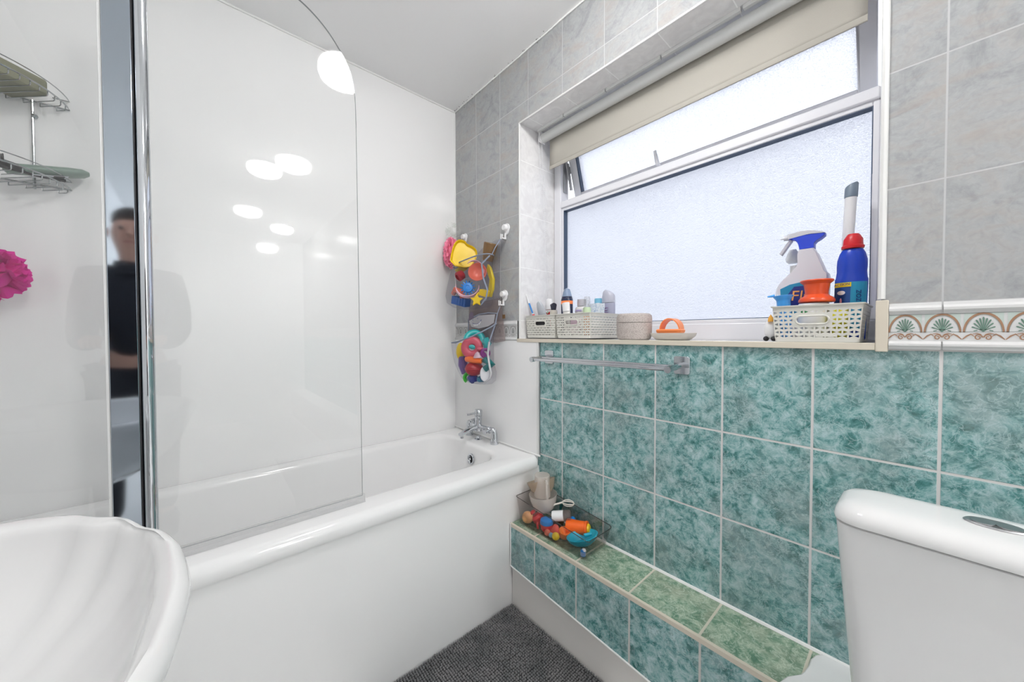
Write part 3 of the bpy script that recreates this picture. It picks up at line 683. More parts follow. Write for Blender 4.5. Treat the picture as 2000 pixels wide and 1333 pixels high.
# ================================================================== TOILET
toi = thing('toilet', 'white close coupled toilet with a dual flush cistern', 'toilet', (1.89, -.5, ZF))
CX, HX = 1.893, .179
def cring(hx_, y0, y1, r, z, n=7): return [(x, y, z) for x, y in rrect(CX, (y0+y1)/2, hx_, (y1-y0)/2, r, n)]
mb = MB(); mb.rings([cring(.145,-.288,-.19,.03,.33), cring(.150,-.302,-.19,.035,.345), cring(.158,-.310,-.19,.035,.46), cring(.170,-.318,-.188,.034,.62), cring(.179,-.323,-.187,.030,.7500), cring(.1765,-.3205,-.188,.030,.7515)], cap0=True, cap1=True); mb.build('cistern', m_ceramic, toi, angle=60)
mb = MB(); mb.rings([cring(.177,-.322,-.186,.032,.7530), cring(.1815,-.3265,-.1855,.036,.7548), cring(.1820,-.327,-.1855,.036,.7600), cring(.1800,-.325,-.186,.036,.7690), cring(.1760,-.319,-.188,.036,.7765), cring(.168,-.308,-.193,.034,.7820), cring(.150,-.286,-.200,.03,.7850), cring(.10,-.26,-.215,.02,.7858)], cap0=True, cap1=True); mb.build('cistern_lid', m_ceramic, toi, angle=60)
bc = (CX-.005, -.243, .7853)
mb = MB(); mb.lathe([(.0001,.0),(.030,0),(.031,.0015),(.029,.0035),(.0265,.0030),(.0001,.0030)], bc, (0,0,1), 40, sx=.62 if False else 1.0, sy=.62, u=(1,0,0)); mb.build('flush_button', m_steel, toi)
mb = MB()
for sg in (-1, 1): mb.lathe([(.0001,.003),(.0115,.003),(.0118,.0042),(.0001,.0046)], (bc[0]+sg*.012+.0, bc[1], bc[2]), (0,0,1), 24, sx=1.05, sy=1.1, u=(1,0,0))
fb = mb.build('flush_half', m_steel, bpy.data.objects['flush_button'])
mb = MB()
def oval(cy, hx_, hy_, z, k=0): return [(CX+hx_*math.cos(2*PI*j/40)*(1-.10*max(0,-math.sin(2*PI*j/40))), cy+hy_*math.sin(2*PI*j/40), z) for j in range(40)]
mb.rings([oval(-.52,.11,.20,ZF+.001), oval(-.52,.10,.19,ZF+.05), oval(-.53,.105,.20,.10), oval(-.55,.15,.24,.25), oval(-.56,.175,.255,.325), oval(-.56,.178,.258,.335), oval(-.56,.14,.21,.335), oval(-.56,.12,.18,.25), oval(-.56,.05,.08,.14)], cap0=True, cap1=True)
mb.box(CX-.12, CX+.12, -.42, -.19, .20, .335)
mb.build('bowl', m_ceramic, toi, angle=60)
mb = MB(); mb.rings([oval(-.56,.182,.262,.337), oval(-.56,.186,.266,.345), oval(-.56,.182,.262,.356), oval(-.56,.10,.15,.361)], cap0=True, cap1=True); mb.build('seat_lid', m_w, toi)

# ================================================================== TOWEL RAIL
tr = thing('towel_rail', 'chrome double towel rail fixed to the teal tiles below the sill', 'towel rail', (1.03, 0, .975))
for x_ in (.752, 1.318):
    mb = MB(); mb.prism(rrect(x_, .979, .0245, .0285, .007, 5), 1, -.008, -.0006); mb.build('wall_plate', m_chrome, tr, bevel=.0012)
    mb = MB(); xx = x_+(.003 if x_ > 1 else -.003); mb.tube([(xx,-.006,.980),(xx,-.098,.9735)], .0090, 20); mb.tube([(xx,-.094,.9738),(xx,-.112,.9725)], .0108, 22); mb.build('arm', m_chrome, tr)
for y_, z_ in ((-.103,.973),(-.052,.977)):
    mb = MB(); mb.tube([(.752,y_,z_),(1.318,y_,z_)], .0062, 14); mb.build('bar', m_chrome, tr)

# ================================================================== CEILING LIGHT
def ceiling_light(x, y, label, k):
    cl = thing('ceiling_light', label, 'ceiling light', (x, y, ZC), 'round flush ceiling lights in a row')
    mb = MB(); mb.lathe([(.0001,0),(.115,0),(.115,-.018),(.108,-.021),(.0001,-.021)], (x,y,ZC), (0,0,1), 48); mb.build('base', m_w, cl)
    mb = MB(); mb.lathe([(.110,-.022),(.112,-.045),(.104,-.066),(.078,-.080),(.045,-.085),(.0001,-.087)], (x,y,ZC), (0,0,1), 48); mb.build('diffuser', m_emit[k], cl)
ceiling_light(1.265, -.600, 'round flush white ceiling light nearest the bath, reflected in the bath screen', 0)
ceiling_light(2.73, -.75, 'round flush white ceiling light in the middle of the room, seen only as a reflection', 1)
ceiling_light(4.45, -.38, 'round flush white ceiling light farthest from the bath, seen only as a faint reflection', 2)

# ================================================================== CORNER CADDY
cad = thing('corner_caddy', 'chrome wire two tier corner caddy on the shower wall', 'shower caddy', (.10, -1.60, 1.50))
def arcpt(t, r=.25, z=0, in_=0): a = math.radians(t); return (.004+r*math.sin(a), YE+.004+r*math.cos(a), z)
for ti, (zt, zr, zb) in enumerate(((1.826, 1.799, 1.785), (1.570, 1.545, 1.528))):
    bk = MB()
    A = [arcpt(t, .25, zt) for t in range(0, 91, 6)]; bk.tube([(.006,YE+.220,zt-.002)] + A + [(.220,YE+.006,zt-.002)], .0016, 6)
    A = [arcpt(t, .25, zr) for t in range(0, 91, 6)]; bk.tube([(.006,YE+.005,zr)] + A + [(.006,YE+.005,zr)], .0022, 8)
    for k in range(15):
        off = (k-7)*.0222                     # rungs run along the corner's diagonal
        c45 = math.sqrt(.5)
        # front end on the arc
        q = math.sqrt(max(0, .247**2-off**2)); fx_, fy_ = c45*(q+off), c45*(q-off)
        bx_, by_ = (c45*(abs(off)+off), c45*(abs(off)-off))
        if fx_ < 0 or fy_ < 0: continue
        if off < -.166 or off > .166: continue
        P0 = (.008+bx_, YE+.008+by_)
        P1 = (.004+fx_, YE+.004+fy_)
        bk.tube([(P1[0],P1[1],zr), (P1[0],P1[1],zb+.003), (P1[0]-.003,P1[1]-.003,zb), (P0[0],P0[1],zb), (P0[0],P0[1],zb+.012)], .0014, 6)
    bk.build('basket', m_dullwire, cad)
for a, b in (((.006,YE+.181),0), ((.181,YE+.006),0)):
    mb = MB(); mb.tube([(a[0],a[1],1.53),(a[0],a[1],1.80)], .0032, 8); mb.ball((a[0],a[1]+.004,1.752), .0075, 8); mb.build('rod', m_dullwire, cad)
spg = MB(); c45 = math.sqrt(.5)
spg.obox((.118, YE+.118, 1.812), (.20,.115,.050), (0,0,-PI/4)); spg.build('x', col('faded olive sponge', (.22,.22,.15), .95), None, bevel=.008)
o = bpy.data.objects['x']; o.name = 'bath_sponge'; o.data.name = 'bath_sponge'; tag(o, 'faded olive sponge block in the upper caddy basket', 'sponge')
sb = thing('shampoo_bottle', 'flat grey green bottle lying in the lower caddy basket', 'bottle', (.05, -1.47, 1.535))
A0, A1 = Vector((.078,-1.560,1.556)), Vector((.036,-1.405,1.597)); dA = (A1-A0).normalized(); uA = Vector((0,0,1)); uA = (uA-dA*uA.dot(dA)).normalized()
L = (A1-A0).length
mb = MB(); mb.lathe([(.008,0),(.026,.006),(.030,.02),(.031,L*.75),(.027,L*.92),(.014,L),(.0001,L+.001)], A0, dA, 24, sx=.48, sy=.95, u=uA); mb.build('bottle_body', col('grey green bottle', (.20,.27,.23), .3), sb)
vA = dA.cross(uA)
mb = MB(); lc = A0+dA*L*.5-vA*0-uA*.0155
mb.oprism([(-.035,-.018),(.035,-.018),(.035,.018),(-.035,.018)], lc-uA*.0, dA, vA, -.0006); mb.build('label', col('pale label', (.7,.72,.76), .5), sb, smooth=False)
mb = MB()
for k in range(12): mb.oprism([(-.012,0),(.010,0),(.010,.0009+.0007*(k % 3)),(-.012,.0009+.0007*(k % 3))], lc-uA*.0007+dA*.018+vA*(-.014+k*.0024), dA, vA, -.0003)
mb.build('barcode', m_black, sb, smooth=False)
br = thing('nail_brush', 'black bristle brush in the lower caddy basket', 'brush', (.11, -1.56, 1.535))
mb = MB(); mb.tube([(.165,-1.595,1.556),(.120,-1.560,1.560),(.060,-1.500,1.562),(.030,-1.455,1.565)], [.012,.013,.009,.005], 10); mb.build('handle', m_black, br)
mb = MB()
for i in range(10):
    for j in range(4): mb.tube([(.165-.006*i+.004*j,-1.600+.005*i+.003*j,1.560),(.168-.006*i+.005*j,-1.603+.005*i+.004*j,1.583)], .0013, 5)
q = mb.build('bristles', m_black, br); q['kind'] = 'stuff'
def puff(name, c, r, mt, label, seed=1, n=46, sq=1.0, tall=1.0):
    rnd = random.Random(seed); mb = MB()
    mb.ball(c, r*.6, 14)
    for i in range(n):
        a = rnd.uniform(0, 2*PI); h = rnd.uniform(-1, 1); q = math.sqrt(1-h*h); d = Vector((q*math.cos(a), q*math.sin(a), h*sq)); p = Vector(c)+d*r*rnd.uniform(.50,.70)
        u, v, _ = basis(d); rr = r*rnd.uniform(.26,.40); ph = rnd.uniform(0, 6); rs = []
        for k in range(5):
            t = k/4; rs.append([p + d*(r*.42*t) + (u*math.cos(b)+v*math.sin(b))*rr*(.25+.75*t)*(1+.22*t*math.sin(5*b+ph)) + d*r*.06*t*math.sin(7*b+ph) for b in [2*PI*j/18 for j in range(18)]])
        mb.rings(rs)
    mb.v = [Vector((v.x, v.y, c[2]+(v.z-c[2])*tall)) for v in mb.v]
    return tag(mb.build(name, mt, None), label, 'bath puff')
puff('bath_puff', (.135, -1.575, 1.245), .066, m_mag, 'magenta net bath puff hanging below the corner caddy', 3)
mb = MB(); mb.tube([(.135,-1.575,1.30),(.137,-1.560,1.42),(.150,-1.545,1.53)], .0012, 5); mb.cur = 0
o = mb.build('puff_cord', m_w, bpy.data.objects['bath_puff'])

# ================================================================== SUCTION HOOKS
def hook(x, z, label):
    t = thing('suction_hook', label, 'hook', (x, 0, z), 'white suction hooks beside the window')
    mb = MB(); mb.prism([(x+.0245*q*math.cos(a)*(1 if math.sin(a) > -.2 else .86), z+.0260*q*math.sin(a)*(1 if math.sin(a) > 0 else 1.15)) for q, a in [(1, 2*PI*k/28) for k in range(28)]], 1, -.007, -.0004); mb.build('suction_cup', m_w, t, bevel=.0025)
    mb = MB(); mb.lathe([(.0001,.020),(.012,.020),(.0145,.017),(.0155,.007),(.0155,.0)], (x-.002,-.004,z+.005), (0,-1,0), 22); mb.build('cap', m_w, t)
    mb = MB(); mb.box(x-.012, x-.003, -.010, -.002, z-.052, z-.022); mb.box(x-.016, x+.001, -.030, -.006, z-.052, z-.046)
    mb.box(x-.016, x-.010, -.032, -.028, z-.052, z-.026); mb.box(x-.004, x+.001, -.032, -.028, z-.052, z-.030); mb.build('prongs', m_w, t, bevel=.001)
hook(.468, 1.596, 'white suction hook holding the right strap of the upper toy net')
hook(.452, 1.272, 'white suction hook holding the lower toy net')
hook(.105, 1.625, 'white suction hook by the corner above the upper toy net')

# ================================================================== TOY NETS
def dring(xl, xr, yb, yf, z, n=24, tilt=0):
    """D-shaped section: flat at the back (yb), bulging to yf"""
    cx, hx_ = (xl+xr)/2, (xr-xl)/2; out = []
    for j in range(n):
        a = 2*PI*j/n; c_, s_ = math.cos(a), math.sin(a)
        x = cx+hx_*math.copysign(abs(c_)**.75, c_); y = (yb+yf)/2+(yf-yb)/2*math.copysign(abs(s_)**.75, s_)
        out.append((x, y, z+tilt*(x-cx)/max(hx_,1e-3)))
    return out
nt1 = thing('toy_net', 'upper mesh toy net stuffed with yellow and blue bath toys', 'toy net', (.28, -.02, 1.21))
mb = MB(); mb.rings([dring(.115,.425,-.018,-.120,1.458,tilt=.012), dring(.105,.418,-.016,-.142,1.40), dring(.088,.418,-.014,-.150,1.34), dring(.075,.432,-.014,-.155,1.29), dring(.085,.435,-.016,-.150,1.25), dring(.140,.420,-.022,-.135,1.222), dring(.20,.36,-.04,-.11,1.212)], cap1=True); mb.build('pocket', m_net, nt1)
mb = MB(); mb.tube(dring(.115,.425,-.018,-.120,1.458,40,.012), .0032, 6, loop=True)
mb.tube([(.428,-.065,1.468),(.440,-.055,1.50),(.455,-.032,1.545)], .0024, 6)
mb.tube([(.425,-.075,1.462),(.408,-.112,1.42),(.420,-.112,1.35),(.438,-.100,1.29),(.432,-.105,1.25),(.40,-.112,1.222)], .0040, 8)
mb.tube([(.118,-.03,1.448),(.108,-.02,1.53),(.105,-.008,1.600)], .0022, 6)
mb.build('binding', m_bind, nt1)
mb = MB(); mb.prism([(.12,1.25),(.42,1.25),(.43,1.47),(.46,1.545),(.40,1.555),(.30,1.54),(.20,1.50),(.11,1.585),(.115,1.47)], 1, -.0135, -.0125); mb.build('back_net', m_net, nt1, smooth=False)
nt2 = thing('toy_net', 'lower mesh toy net with a smiling grey patch above the tap', 'toy net', (.28, -.02, .82))
mb = MB(); mb.rings([dring(.130,.432,-.020,-.150,1.045,tilt=.02), dring(.138,.432,-.018,-.152,1.00), dring(.155,.430,-.018,-.150,.94), dring(.185,.450,-.018,-.145,.89), dring(.215,.445,-.022,-.135,.85), dring(.26,.42,-.035,-.12,.832)], cap1=True); mb.build('pocket', m_net, nt2)
mb = MB()
mb.tube([(.132,-.085,1.030),(.16,-.13,1.032),(.24,-.148,1.040),(.33,-.146,1.058),(.40,-.12,1.085),(.430,-.07,1.115),(.445,-.050,1.132)], .0034, 6)
mb.tube([(.132,-.085,1.030),(.150,-.055,1.045),(.190,-.045,1.060),(.196,-.045,1.155)], .0026, 6)
mb.tube([(.196,-.048,1.156),(.30,-.050,1.182),(.38,-.050,1.186),(.449,-.048,1.180),(.438,-.052,1.13),(.418,-.075,1.04)], .0034, 6)
mb.tube([(.449,-.048,1.180),(.447,-.03,1.215)], .0024, 6); mb.build('binding', m_bind, nt2)
mb = MB(); mb.tube([(.418,-.075,1.04),(.425,-.09,.98),(.440,-.09,.92),(.448,-.088,.89),(.438,-.090,.86),(.40,-.094,.838),(.33,-.10,.832)], .0052, 8); mb.build('pale_binding', m_bindl, nt2)
mb = MB(); mb.prism([(.198,1.03),(.416,1.03),(.440,1.13),(.447,1.178),(.38,1.184),(.30,1.180),(.198,1.154)], 1, -.0500, -.0490); mb.build('front_net', m_net, nt2, smooth=False)
mb = MB(); mb.prism([(.212,1.150),(.30,1.176),(.435,1.176),(.425,1.135),(.38,1.118),(.30,1.108),(.235,1.118)], 1, -.0530, -.0515); wh = mb.build('face_patch', col('grey felt', (.42,.41,.43), .9), nt2, smooth=False)
mb = MB(); mb.tube([(.245,-.0535,1.137),(.265,-.0535,1.131),(.290,-.0535,1.132),(.312,-.0535,1.142),(.325,-.0535,1.153)], .0013, 5); mb.ball((.248,-.0535,1.154), .0022, 8); mb.ball((.292,-.0535,1.160), .0022, 8); mb.build('stitched_eyes_and_mouth', m_navy, wh)
mb = MB()
for x_, z_ in ((.262,1.130),(.276,1.1295),(.290,1.1305),(.304,1.136),(.314,1.143)): mb.prism([(x_-.005,z_+.001),(x_+.005,z_+.002),(x_+.0005,z_-.010)], 1, -.0545, -.0532)
mb.build('felt_teeth', m_w, wh, smooth=False)
mb = MB(); mb.prism([(.205,1.152),(.216,1.185),(.232,1.200),(.246,1.192),(.256,1.166)], 1, -.0530, -.0505); mb.build('fin', col('grey purple felt', (.19,.15,.21), .9), nt2, smooth=False)
mb = MB(); mb.prism([(.16,1.24),(.43,1.26),(.445,1.21),(.47,1.045),(.40,1.035),(.15,1.05)], 1, -.0165, -.0150); mb.build('back_net', m_netback, nt2, smooth=False)
mb = MB(); mb.box(.452,.472,-.020,-.018,1.155,1.175); mb.build('care_tag', m_brown, nt2, smooth=False)

# toys in the upper net
def toy(name, mb, mt, label, cat='bath toy', **k): return tag(mb.build(name, mt, None, **k), label, cat)
VW = Vector((.80, -.58, 0)).normalized()      # towards the room's middle
VR = Vector((.58, .80, 0)).normalized()
puff('bath_puff', (.052, -.062, 1.540), .040, m_pinknet, 'pink net bath puff hanging in the corner behind the upper toy net', 5, n=60, tall=2.0)
puff_b = puff('bath_puff', (.052, -.05, 1.668), .042, m_clearnet, 'pale see-through net bath puff hanging in the corner above the pink one', 8, n=30)
A = [(-.062,-.085),(.045,-.072),(.062,-.02),(.058,.03),(.030,.050),(-.008,.052),(-.022,.066),(-.052,.064),(-.070,.045),(-.074,0)]
mb = MB(); cT = Vector((.240,-.092,1.500)); uT = (VR+Vector((0,0,-.30))).normalized(); vT = Vector((0,0,1)); vT = (vT-uT*vT.dot(uT)).normalized(); vT = (vT+VW*-.15).normalized(); vT = (vT-uT*vT.dot(uT)).normalized()
As = []
for i in range(len(A)):
    p, q = Vector(A[i]), Vector(A[(i+1) % len(A)]); As += [tuple(p.lerp(q,.25)), tuple(p.lerp(q,.75))]
wT = uT.cross(vT)
if wT.dot(VW) < 0: wT = -wT
def tr_ring(sc_, d): return [cT+uT*a*sc_+vT*b*sc_+wT*d for a,b in As]
mb.rings([tr_ring(.84,-.014), tr_ring(.96,-.010), tr_ring(1.0,.006), tr_ring(.985,.009), tr_ring(.94,.007), tr_ring(.86,-.008)], cap0=True, cap1=True)
toy('toy_tray', mb, m_yel, 'yellow plastic toy boat hull sticking out of the upper net')
mb = MB(); mb.lathe([(.0001,0),(.026,0),(.033,.05),(.036,.085),(.034,.088),(.030,.05)], (.375,-.050,1.448), (.35,0,1), 24); toy('toy_cup', mb, m_brown, 'brown plastic cup at the back of the upper net')
mb = MB(); mb.lathe([(.0001,0),(.024,0),(.026,.03),(.022,.034),(.015,.036),(.013,.026),(.0001,.025)], (.222,-.100,1.394), (VW+Vector((-.9,-.2,-.5))).normalized(), 26)
toy('stacking_cup', mb, m_dred, 'dark red stacking cup in the left of the upper net')
mb = MB(); gc = Vector((.312,-.128,1.312)); dG = (VW+Vector((0,0,.15))).normalized(); uG, vG, _ = basis(dG)
mb.lathe([(.0001,.010),(.010,.010),(.011,.013),(.016,.013),(.024,.010),(.026,.004),(.026,-.004),(.0001,-.004)], gc, dG, 28)
for k in range(14):
    a = 2*PI*k/14; e_ = uG*math.cos(a)+vG*math.sin(a); mb.tube([gc+e_*.024, gc+e_*.037], [.0045,.0028], 6)
toy('toy_cog', mb, m_blue, 'blue toothed toy cog in the middle of the upper net')
def band(c, d, R, w_, t, a0, a1, mt, name, label, n=26):
    u, v, dd = basis(d); c = Vector(c); rs = []
    for i in range(n+1):
        a = a0+(a1-a0)*i/n; e_ = u*math.cos(a)+v*math.sin(a)
        rs.append([c+e_*(R+t/2)+dd*w_/2, c+e_*(R+t/2)-dd*w_/2, c+e_*(R-t/2)-dd*w_/2, c+e_*(R-t/2)+dd*w_/2])
    mb = MB(); mb.rings(rs, cap0=True, cap1=True); return toy(name, mb, mt, label)
band((.300,-.122,1.318), (.62,-.45,.35), .058, .022, .003, PI*.95, PI*2.02, m_lpink, 'toy_ring', 'pale pink curved band around the blue cog')
band((.352,-.112,1.400), (.9,-.2,.2), .046, .018, .003, -PI*.15, PI*.75, m_lpink, 'toy_ring', 'pale pink curved band over the coral bowl')
mb = MB(); mb.lathe([(.0001,0),(.020,.002),(.038,.016),(.047,.038),(.045,.040),(.034,.018),(.016,.006),(.0001,.005)], (.334,-.078,1.382), (VW+Vector((.0,-.2,.2))).normalized(), 30); toy('toy_bowl', mb, m_coral, 'coral plastic bowl in the right of the upper net')
mb = MB(); mb.obox((.212,-.104,1.252), (.100,.045,.042), (.1,.25,.25)); 
for k in range(5): mb.obox((.176+.018*k,-.130+.003*k,1.262-.004*k), (.006,.010,.040), (.1,.25,.25))
toy('toy_block', mb, m_dblue, 'ribbed blue toy block at the bottom of the upper net', bevel=.004)
def star(c, r, d, mt, label):
    u, v, dd = basis(d); c = Vector(c); pts = []
    for k in range(10):
        a = PI*k/5+.3; q = r if k % 2 == 0 else r*.48; pts.append((q*math.cos(a), q*math.sin(a)))
    mb = MB(); mb.oprism(pts, c, u, v, .014); return toy('toy_star', mb, mt, label, bevel=.004)
star((.370,-.115,1.246), .034, VW, m_yel, 'yellow star toy at the bottom of the upper net')
mb = MB(); mb.obox((.392,-.085,1.282), (.045,.030,.030), (.2,.3,.4)); mb.tube([(.372,-.10,1.285),(.345,-.112,1.255)], .007, 8); toy('toy_brick', mb, m_yel, 'yellow toy piece under the coral bowl', bevel=.004)
mb = MB(); mb.prism([(.385,1.27),(.405,1.262),(.425,1.30),(.430,1.35),(.405,1.41),(.385,1.43),(.375,1.40),(.400,1.35)], 1, -.060, -.046); toy('toy_paddle', mb, m_olive, 'long mustard toy piece against the back of the upper net', bevel=.003)
mb = MB(); mb.lathe([(.0001,0),(.030,0),(.036,.028),(.033,.03),(.028,.004)], (.192,-.075,1.415), (-.2,-.5,.9), 24); toy('toy_pot', mb, m_olive, 'mustard pot behind the dark red cup in the upper net')
mb = MB(); mb.tube([(.15,-.11,1.30),(.19,-.125,1.315),(.23,-.11,1.30),(.25,-.12,1.27)], .014, 8); toy('toy_link', mb, m_coral, 'coral curved piece left of the blue cog')

# toys in the lower net
mb = MB(); mb.torus((.300,-.080,1.052), .042, .015, (VW+Vector((0,0,.5))).normalized(), 30, 12, flat=.7); toy('teething_ring', mb, m_teal_p, 'teal rubber ring at the top of the lower net')
mb = MB(); dd_ = (VW+Vector((0,-.2,.15))).normalized(); mb.torus((.312,-.104,1.010), .036, .021, dd_, 30, 14, flat=.6); mb.ball((.370,-.095,1.005), .016, 12, (1,1,.7)); toy('teething_ring', mb, m_pinkd, 'rose red rubber ring in the middle of the lower net')
mb = MB(); mb.ball((.184,-.088,.985), .027, 14, (.95,.9,1.8)); toy('toy_fish', mb, m_yel, 'yellow toy at the left of the lower net')
mb = MB(); mb.tube([(.372,-.065,1.055),(.385,-.060,1.03),(.380,-.066,1.005)], [.018,.020,.012], 10); toy('toy_shape', mb, m_teal_p, 'teal toy piece right of the rose red ring')
mb = MB(); mb.torus((.398,-.085,.985), .018, .008, VW, 20, 10); mb.tube([(.385,-.09,.985),(.408,-.08,.962)], .010, 8); toy('toy_link', mb, m_plum, 'plum purple toy link on the right of the lower net')
mb = MB(); mb.lathe([(.0001,.028),(.012,.020),(.026,.0),(.0001,-.002)], (.366,-.105,.965), (0,-.2,1), 20); toy('toy_shell', mb, col('pinkish plastic', (.60,.42,.47), .3), 'pale pinkish toy shell above the orange bar')
mb = MB(); mb.tube([(.292,-.120,.952),(.350,-.122,.950),(.388,-.100,.945)], [.016,.016,.013], 12); toy('toy_bar', mb, col('bright orange plastic', (.9,.17,.02), .3), 'bright orange bar across the lower net')
mb = MB(); mb.tube([(.395,-.085,.955),(.428,-.072,.930),(.405,-.095,.905)], [.020,.022,.016], 10); toy('toy_shape', mb, m_dteal, 'dark teal toy piece right of the orange bar')
mb = MB(); mb.ball((.322,-.098,.903), .043, 20, (1.15,.95,.86)); mb.torus((.322,-.098,.903), .044, .005, (0,0,1), 28, 8); toy('toy_ball', mb, m_dred, 'dark red ball with a ridge in the lower net')
mb = MB(); mb.tube([(.196,-.085,.955),(.208,-.090,.915),(.225,-.088,.870)], [.022,.026,.019], 10); toy('toy_figure', mb, m_purple, 'purple toy squeezed down the left of the lower net')
mb = MB(); mb.lathe([(.0001,0),(.034,.0),(.038,.006),(.034,.012),(.0001,.014)], (.400,-.090,.883), VW, 26, sx=.62, u=VR); toy('toy_disc', mb, m_w, 'white plastic disc at the lower right of the lower net')
mb = MB(); mb.torus((.262,-.090,.852), .022, .0105, (.6,-.7,.3), 22, 10, a0=-.4, a1=4.2); toy('toy_hook', mb, m_green, 'bright green curved toy at the bottom of the lower net')
mb = MB(); mb.tube([(.280,-.095,.850),(.310,-.100,.848),(.335,-.096,.856)], [.018,.023,.017], 10); toy('toy_boat', mb, m_navy, 'navy toy at the bottom of the lower net')
mb = MB(); mb.obox((.363,-.088,.852), (.032,.03,.026), (.2,.3,.2)); toy('toy_brick', mb, col('petrol plastic', (.01,.16,.26), .35), 'petrol blue toy brick between navy toy and white disc', bevel=.006)

# ================================================================== BASKETS ON THE SILL
def basket(x0, x1, y0, y1, z0, h, label, cell=.0104, flare=.006, panel=False, door=True):
    t = thing('storage_basket', label, 'basket', ((x0+x1)/2, (y0+y1)/2, z0), 'off white lattice baskets on the sill')
    zl, zh = z0+.010, z0+h-.012
    nr = max(4, round((zh-zl)/cell))
    corners = [(x0,y0),(x1,y0),(x1,y1),(x0,y1)]
    cx, cy = (x0+x1)/2, (y0+y1)/2
    def P(px, py, f):      # flare outwards with height
        s_ = flare*f; return (px+math.copysign(s_, px-cx)-0, py+math.copysign(s_, py-cy))
    wb = MB()
    for k in range(4):
        a, b = corners[k], corners[(k+1) % 4]; L = math.hypot(b[0]-a[0], b[1]-a[1]); nc = max(4, round(L/cell))
        def Q(u, v):     # u,v in 0..1
            f = v; pa, pb = P(*a, (z0+.010+(zh-zl)*v-z0)/h), P(*b, (z0+.010+(zh-zl)*v-z0)/h)
            return (pa[0]+(pb[0]-pa[0])*u, pa[1]+(pb[1]-pa[1])*u, zl+(zh-zl)*v)
        hc0, hc1, hr0, hr1 = 0, -1, 0, -1
        if k in (0, 2):
            wd = max(4, int(nc*.44)); hc0 = int((nc-wd)/2); hc1 = hc0+wd; hr0 = int(nr*.52); hr1 = nr-1
        for i in range(nc):
            for j in range(nr):
                if hc0 <= i < hc1 and hr0 <= j < hr1: continue
                u0, u1, v0, v1 = i/nc, (i+1)/nc, j/nr, (j+1)/nr
                if i in (0,) or i == nc-1:
                    pass
                right = (i+j) % 2 == 0
                def q(a_, b_): return Q(u0+(u1-u0)*a_, v0+(v1-v0)*b_)
                tri = [(.16,.18),(.16,.82),(.88,.5)] if right else [(.84,.18),(.84,.82),(.12,.5)]
                C0, C1, C2, C3 = q(0,0), q(1,0), q(1,1), q(0,1); p, r_, t_ = q(*tri[0]), q(*tri[1]), q(*tri[2])
                if right: wb.add([C0,C1,C2,C3,p,r_,t_], [(0,1,6,4),(1,2,6),(2,3,5,6),(3,0,4,5)])
                else: wb.add([C0,C1,C2,C3,p,r_,t_], [(1,4,6,0),(0,6,3),(3,6,5,2),(2,5,4,1)])
        if hc1 > hc0:
            u0, u1, v0, v1 = hc0/nc, hc1/nc, hr0/nr, hr1/nr; n = 32; outer, inner = [], []
            W_, Hh = (u1-u0)*L, (v1-v0)*(zh-zl)
            for m in range(n):
                a_ = 2*PI*m/n; c_, s_ = math.cos(a_), math.sin(a_); q_ = max(abs(c_), abs(s_)); ou, ov = .5+.5*c_/q_, .5+.5*s_/q_
                rr = Hh*.34; hx_ = W_*.5-Hh*.14-rr
                ix = (math.copysign(hx_, c_) if abs(c_) > .001 else 0)+rr*c_; iz = rr*s_
                outer.append(Q(u0+(u1-u0)*ou, v0+(v1-v0)*ov)); inner.append(Q(u0+(u1-u0)*(.5+ix/W_), v0+(v1-v0)*(.5+iz/Hh)))
            wb.rings([outer, inner])
            nrm = Vector((b[1]-a[1], a[0]-b[0], 0)).normalized()
            wb.tube([Vector(p_)+nrm*.0008 for p_ in inner], .0016, 6, loop=True)
    o = wb.build('lattice', m_basket, t, smooth=False, solid=.0016)
    mb = MB()
    def rr_(f, z, e): 
        s_ = flare*f+e; return [(x, y, z) for x, y in rrect(cx, cy, (x1-x0)/2+s_, (y1-y0)/2+s_, .006, 4)]
    mb.rings([rr_(0,z0,-.002), rr_(.02,z0+.001,.0008), rr_(.1,z0+.010,.0012), rr_(.1,z0+.011,-.0006), rr_(.05,z0+.002,-.0015)], cap0=True, cap1=True)
    mb.build('base', m_basket, t)
    mb = MB(); mb.rings([rr_(.95,z0+h-.0125,.0006), rr_(1,z0+h-.003,.0012), rr_(1,z0+h-.0028,.0042), rr_(1,z0+h,.0046), rr_(1,z0+h+.0006,.001), rr_(1,z0+h-.001,-.0008), rr_(.95,z0+h-.0125,-.0008)], loop=True); mb.build('rim', m_basket, t)
    if panel:
        mb = MB(); mb.obox((cx+.022, y0-.0012-.0006, z0+.018), (.040,.0012,.008)); mb.build('maker_plate', m_basket, t, smooth=False)
    return t
SZ = RZ0+.0008
basket(1.556, 1.717, .012, .212, SZ, .094, 'off white lattice basket on the sill right end, full of cleaning bottles', cell=.0098, panel=True)
basket(.775, .944, .025, .228, SZ+.004, .104, 'off white lattice basket holding toiletries beside the speckled tub')
basket(.582, .755, .030, .205, SZ+.004, .104, 'off white lattice basket in the left corner of the sill')

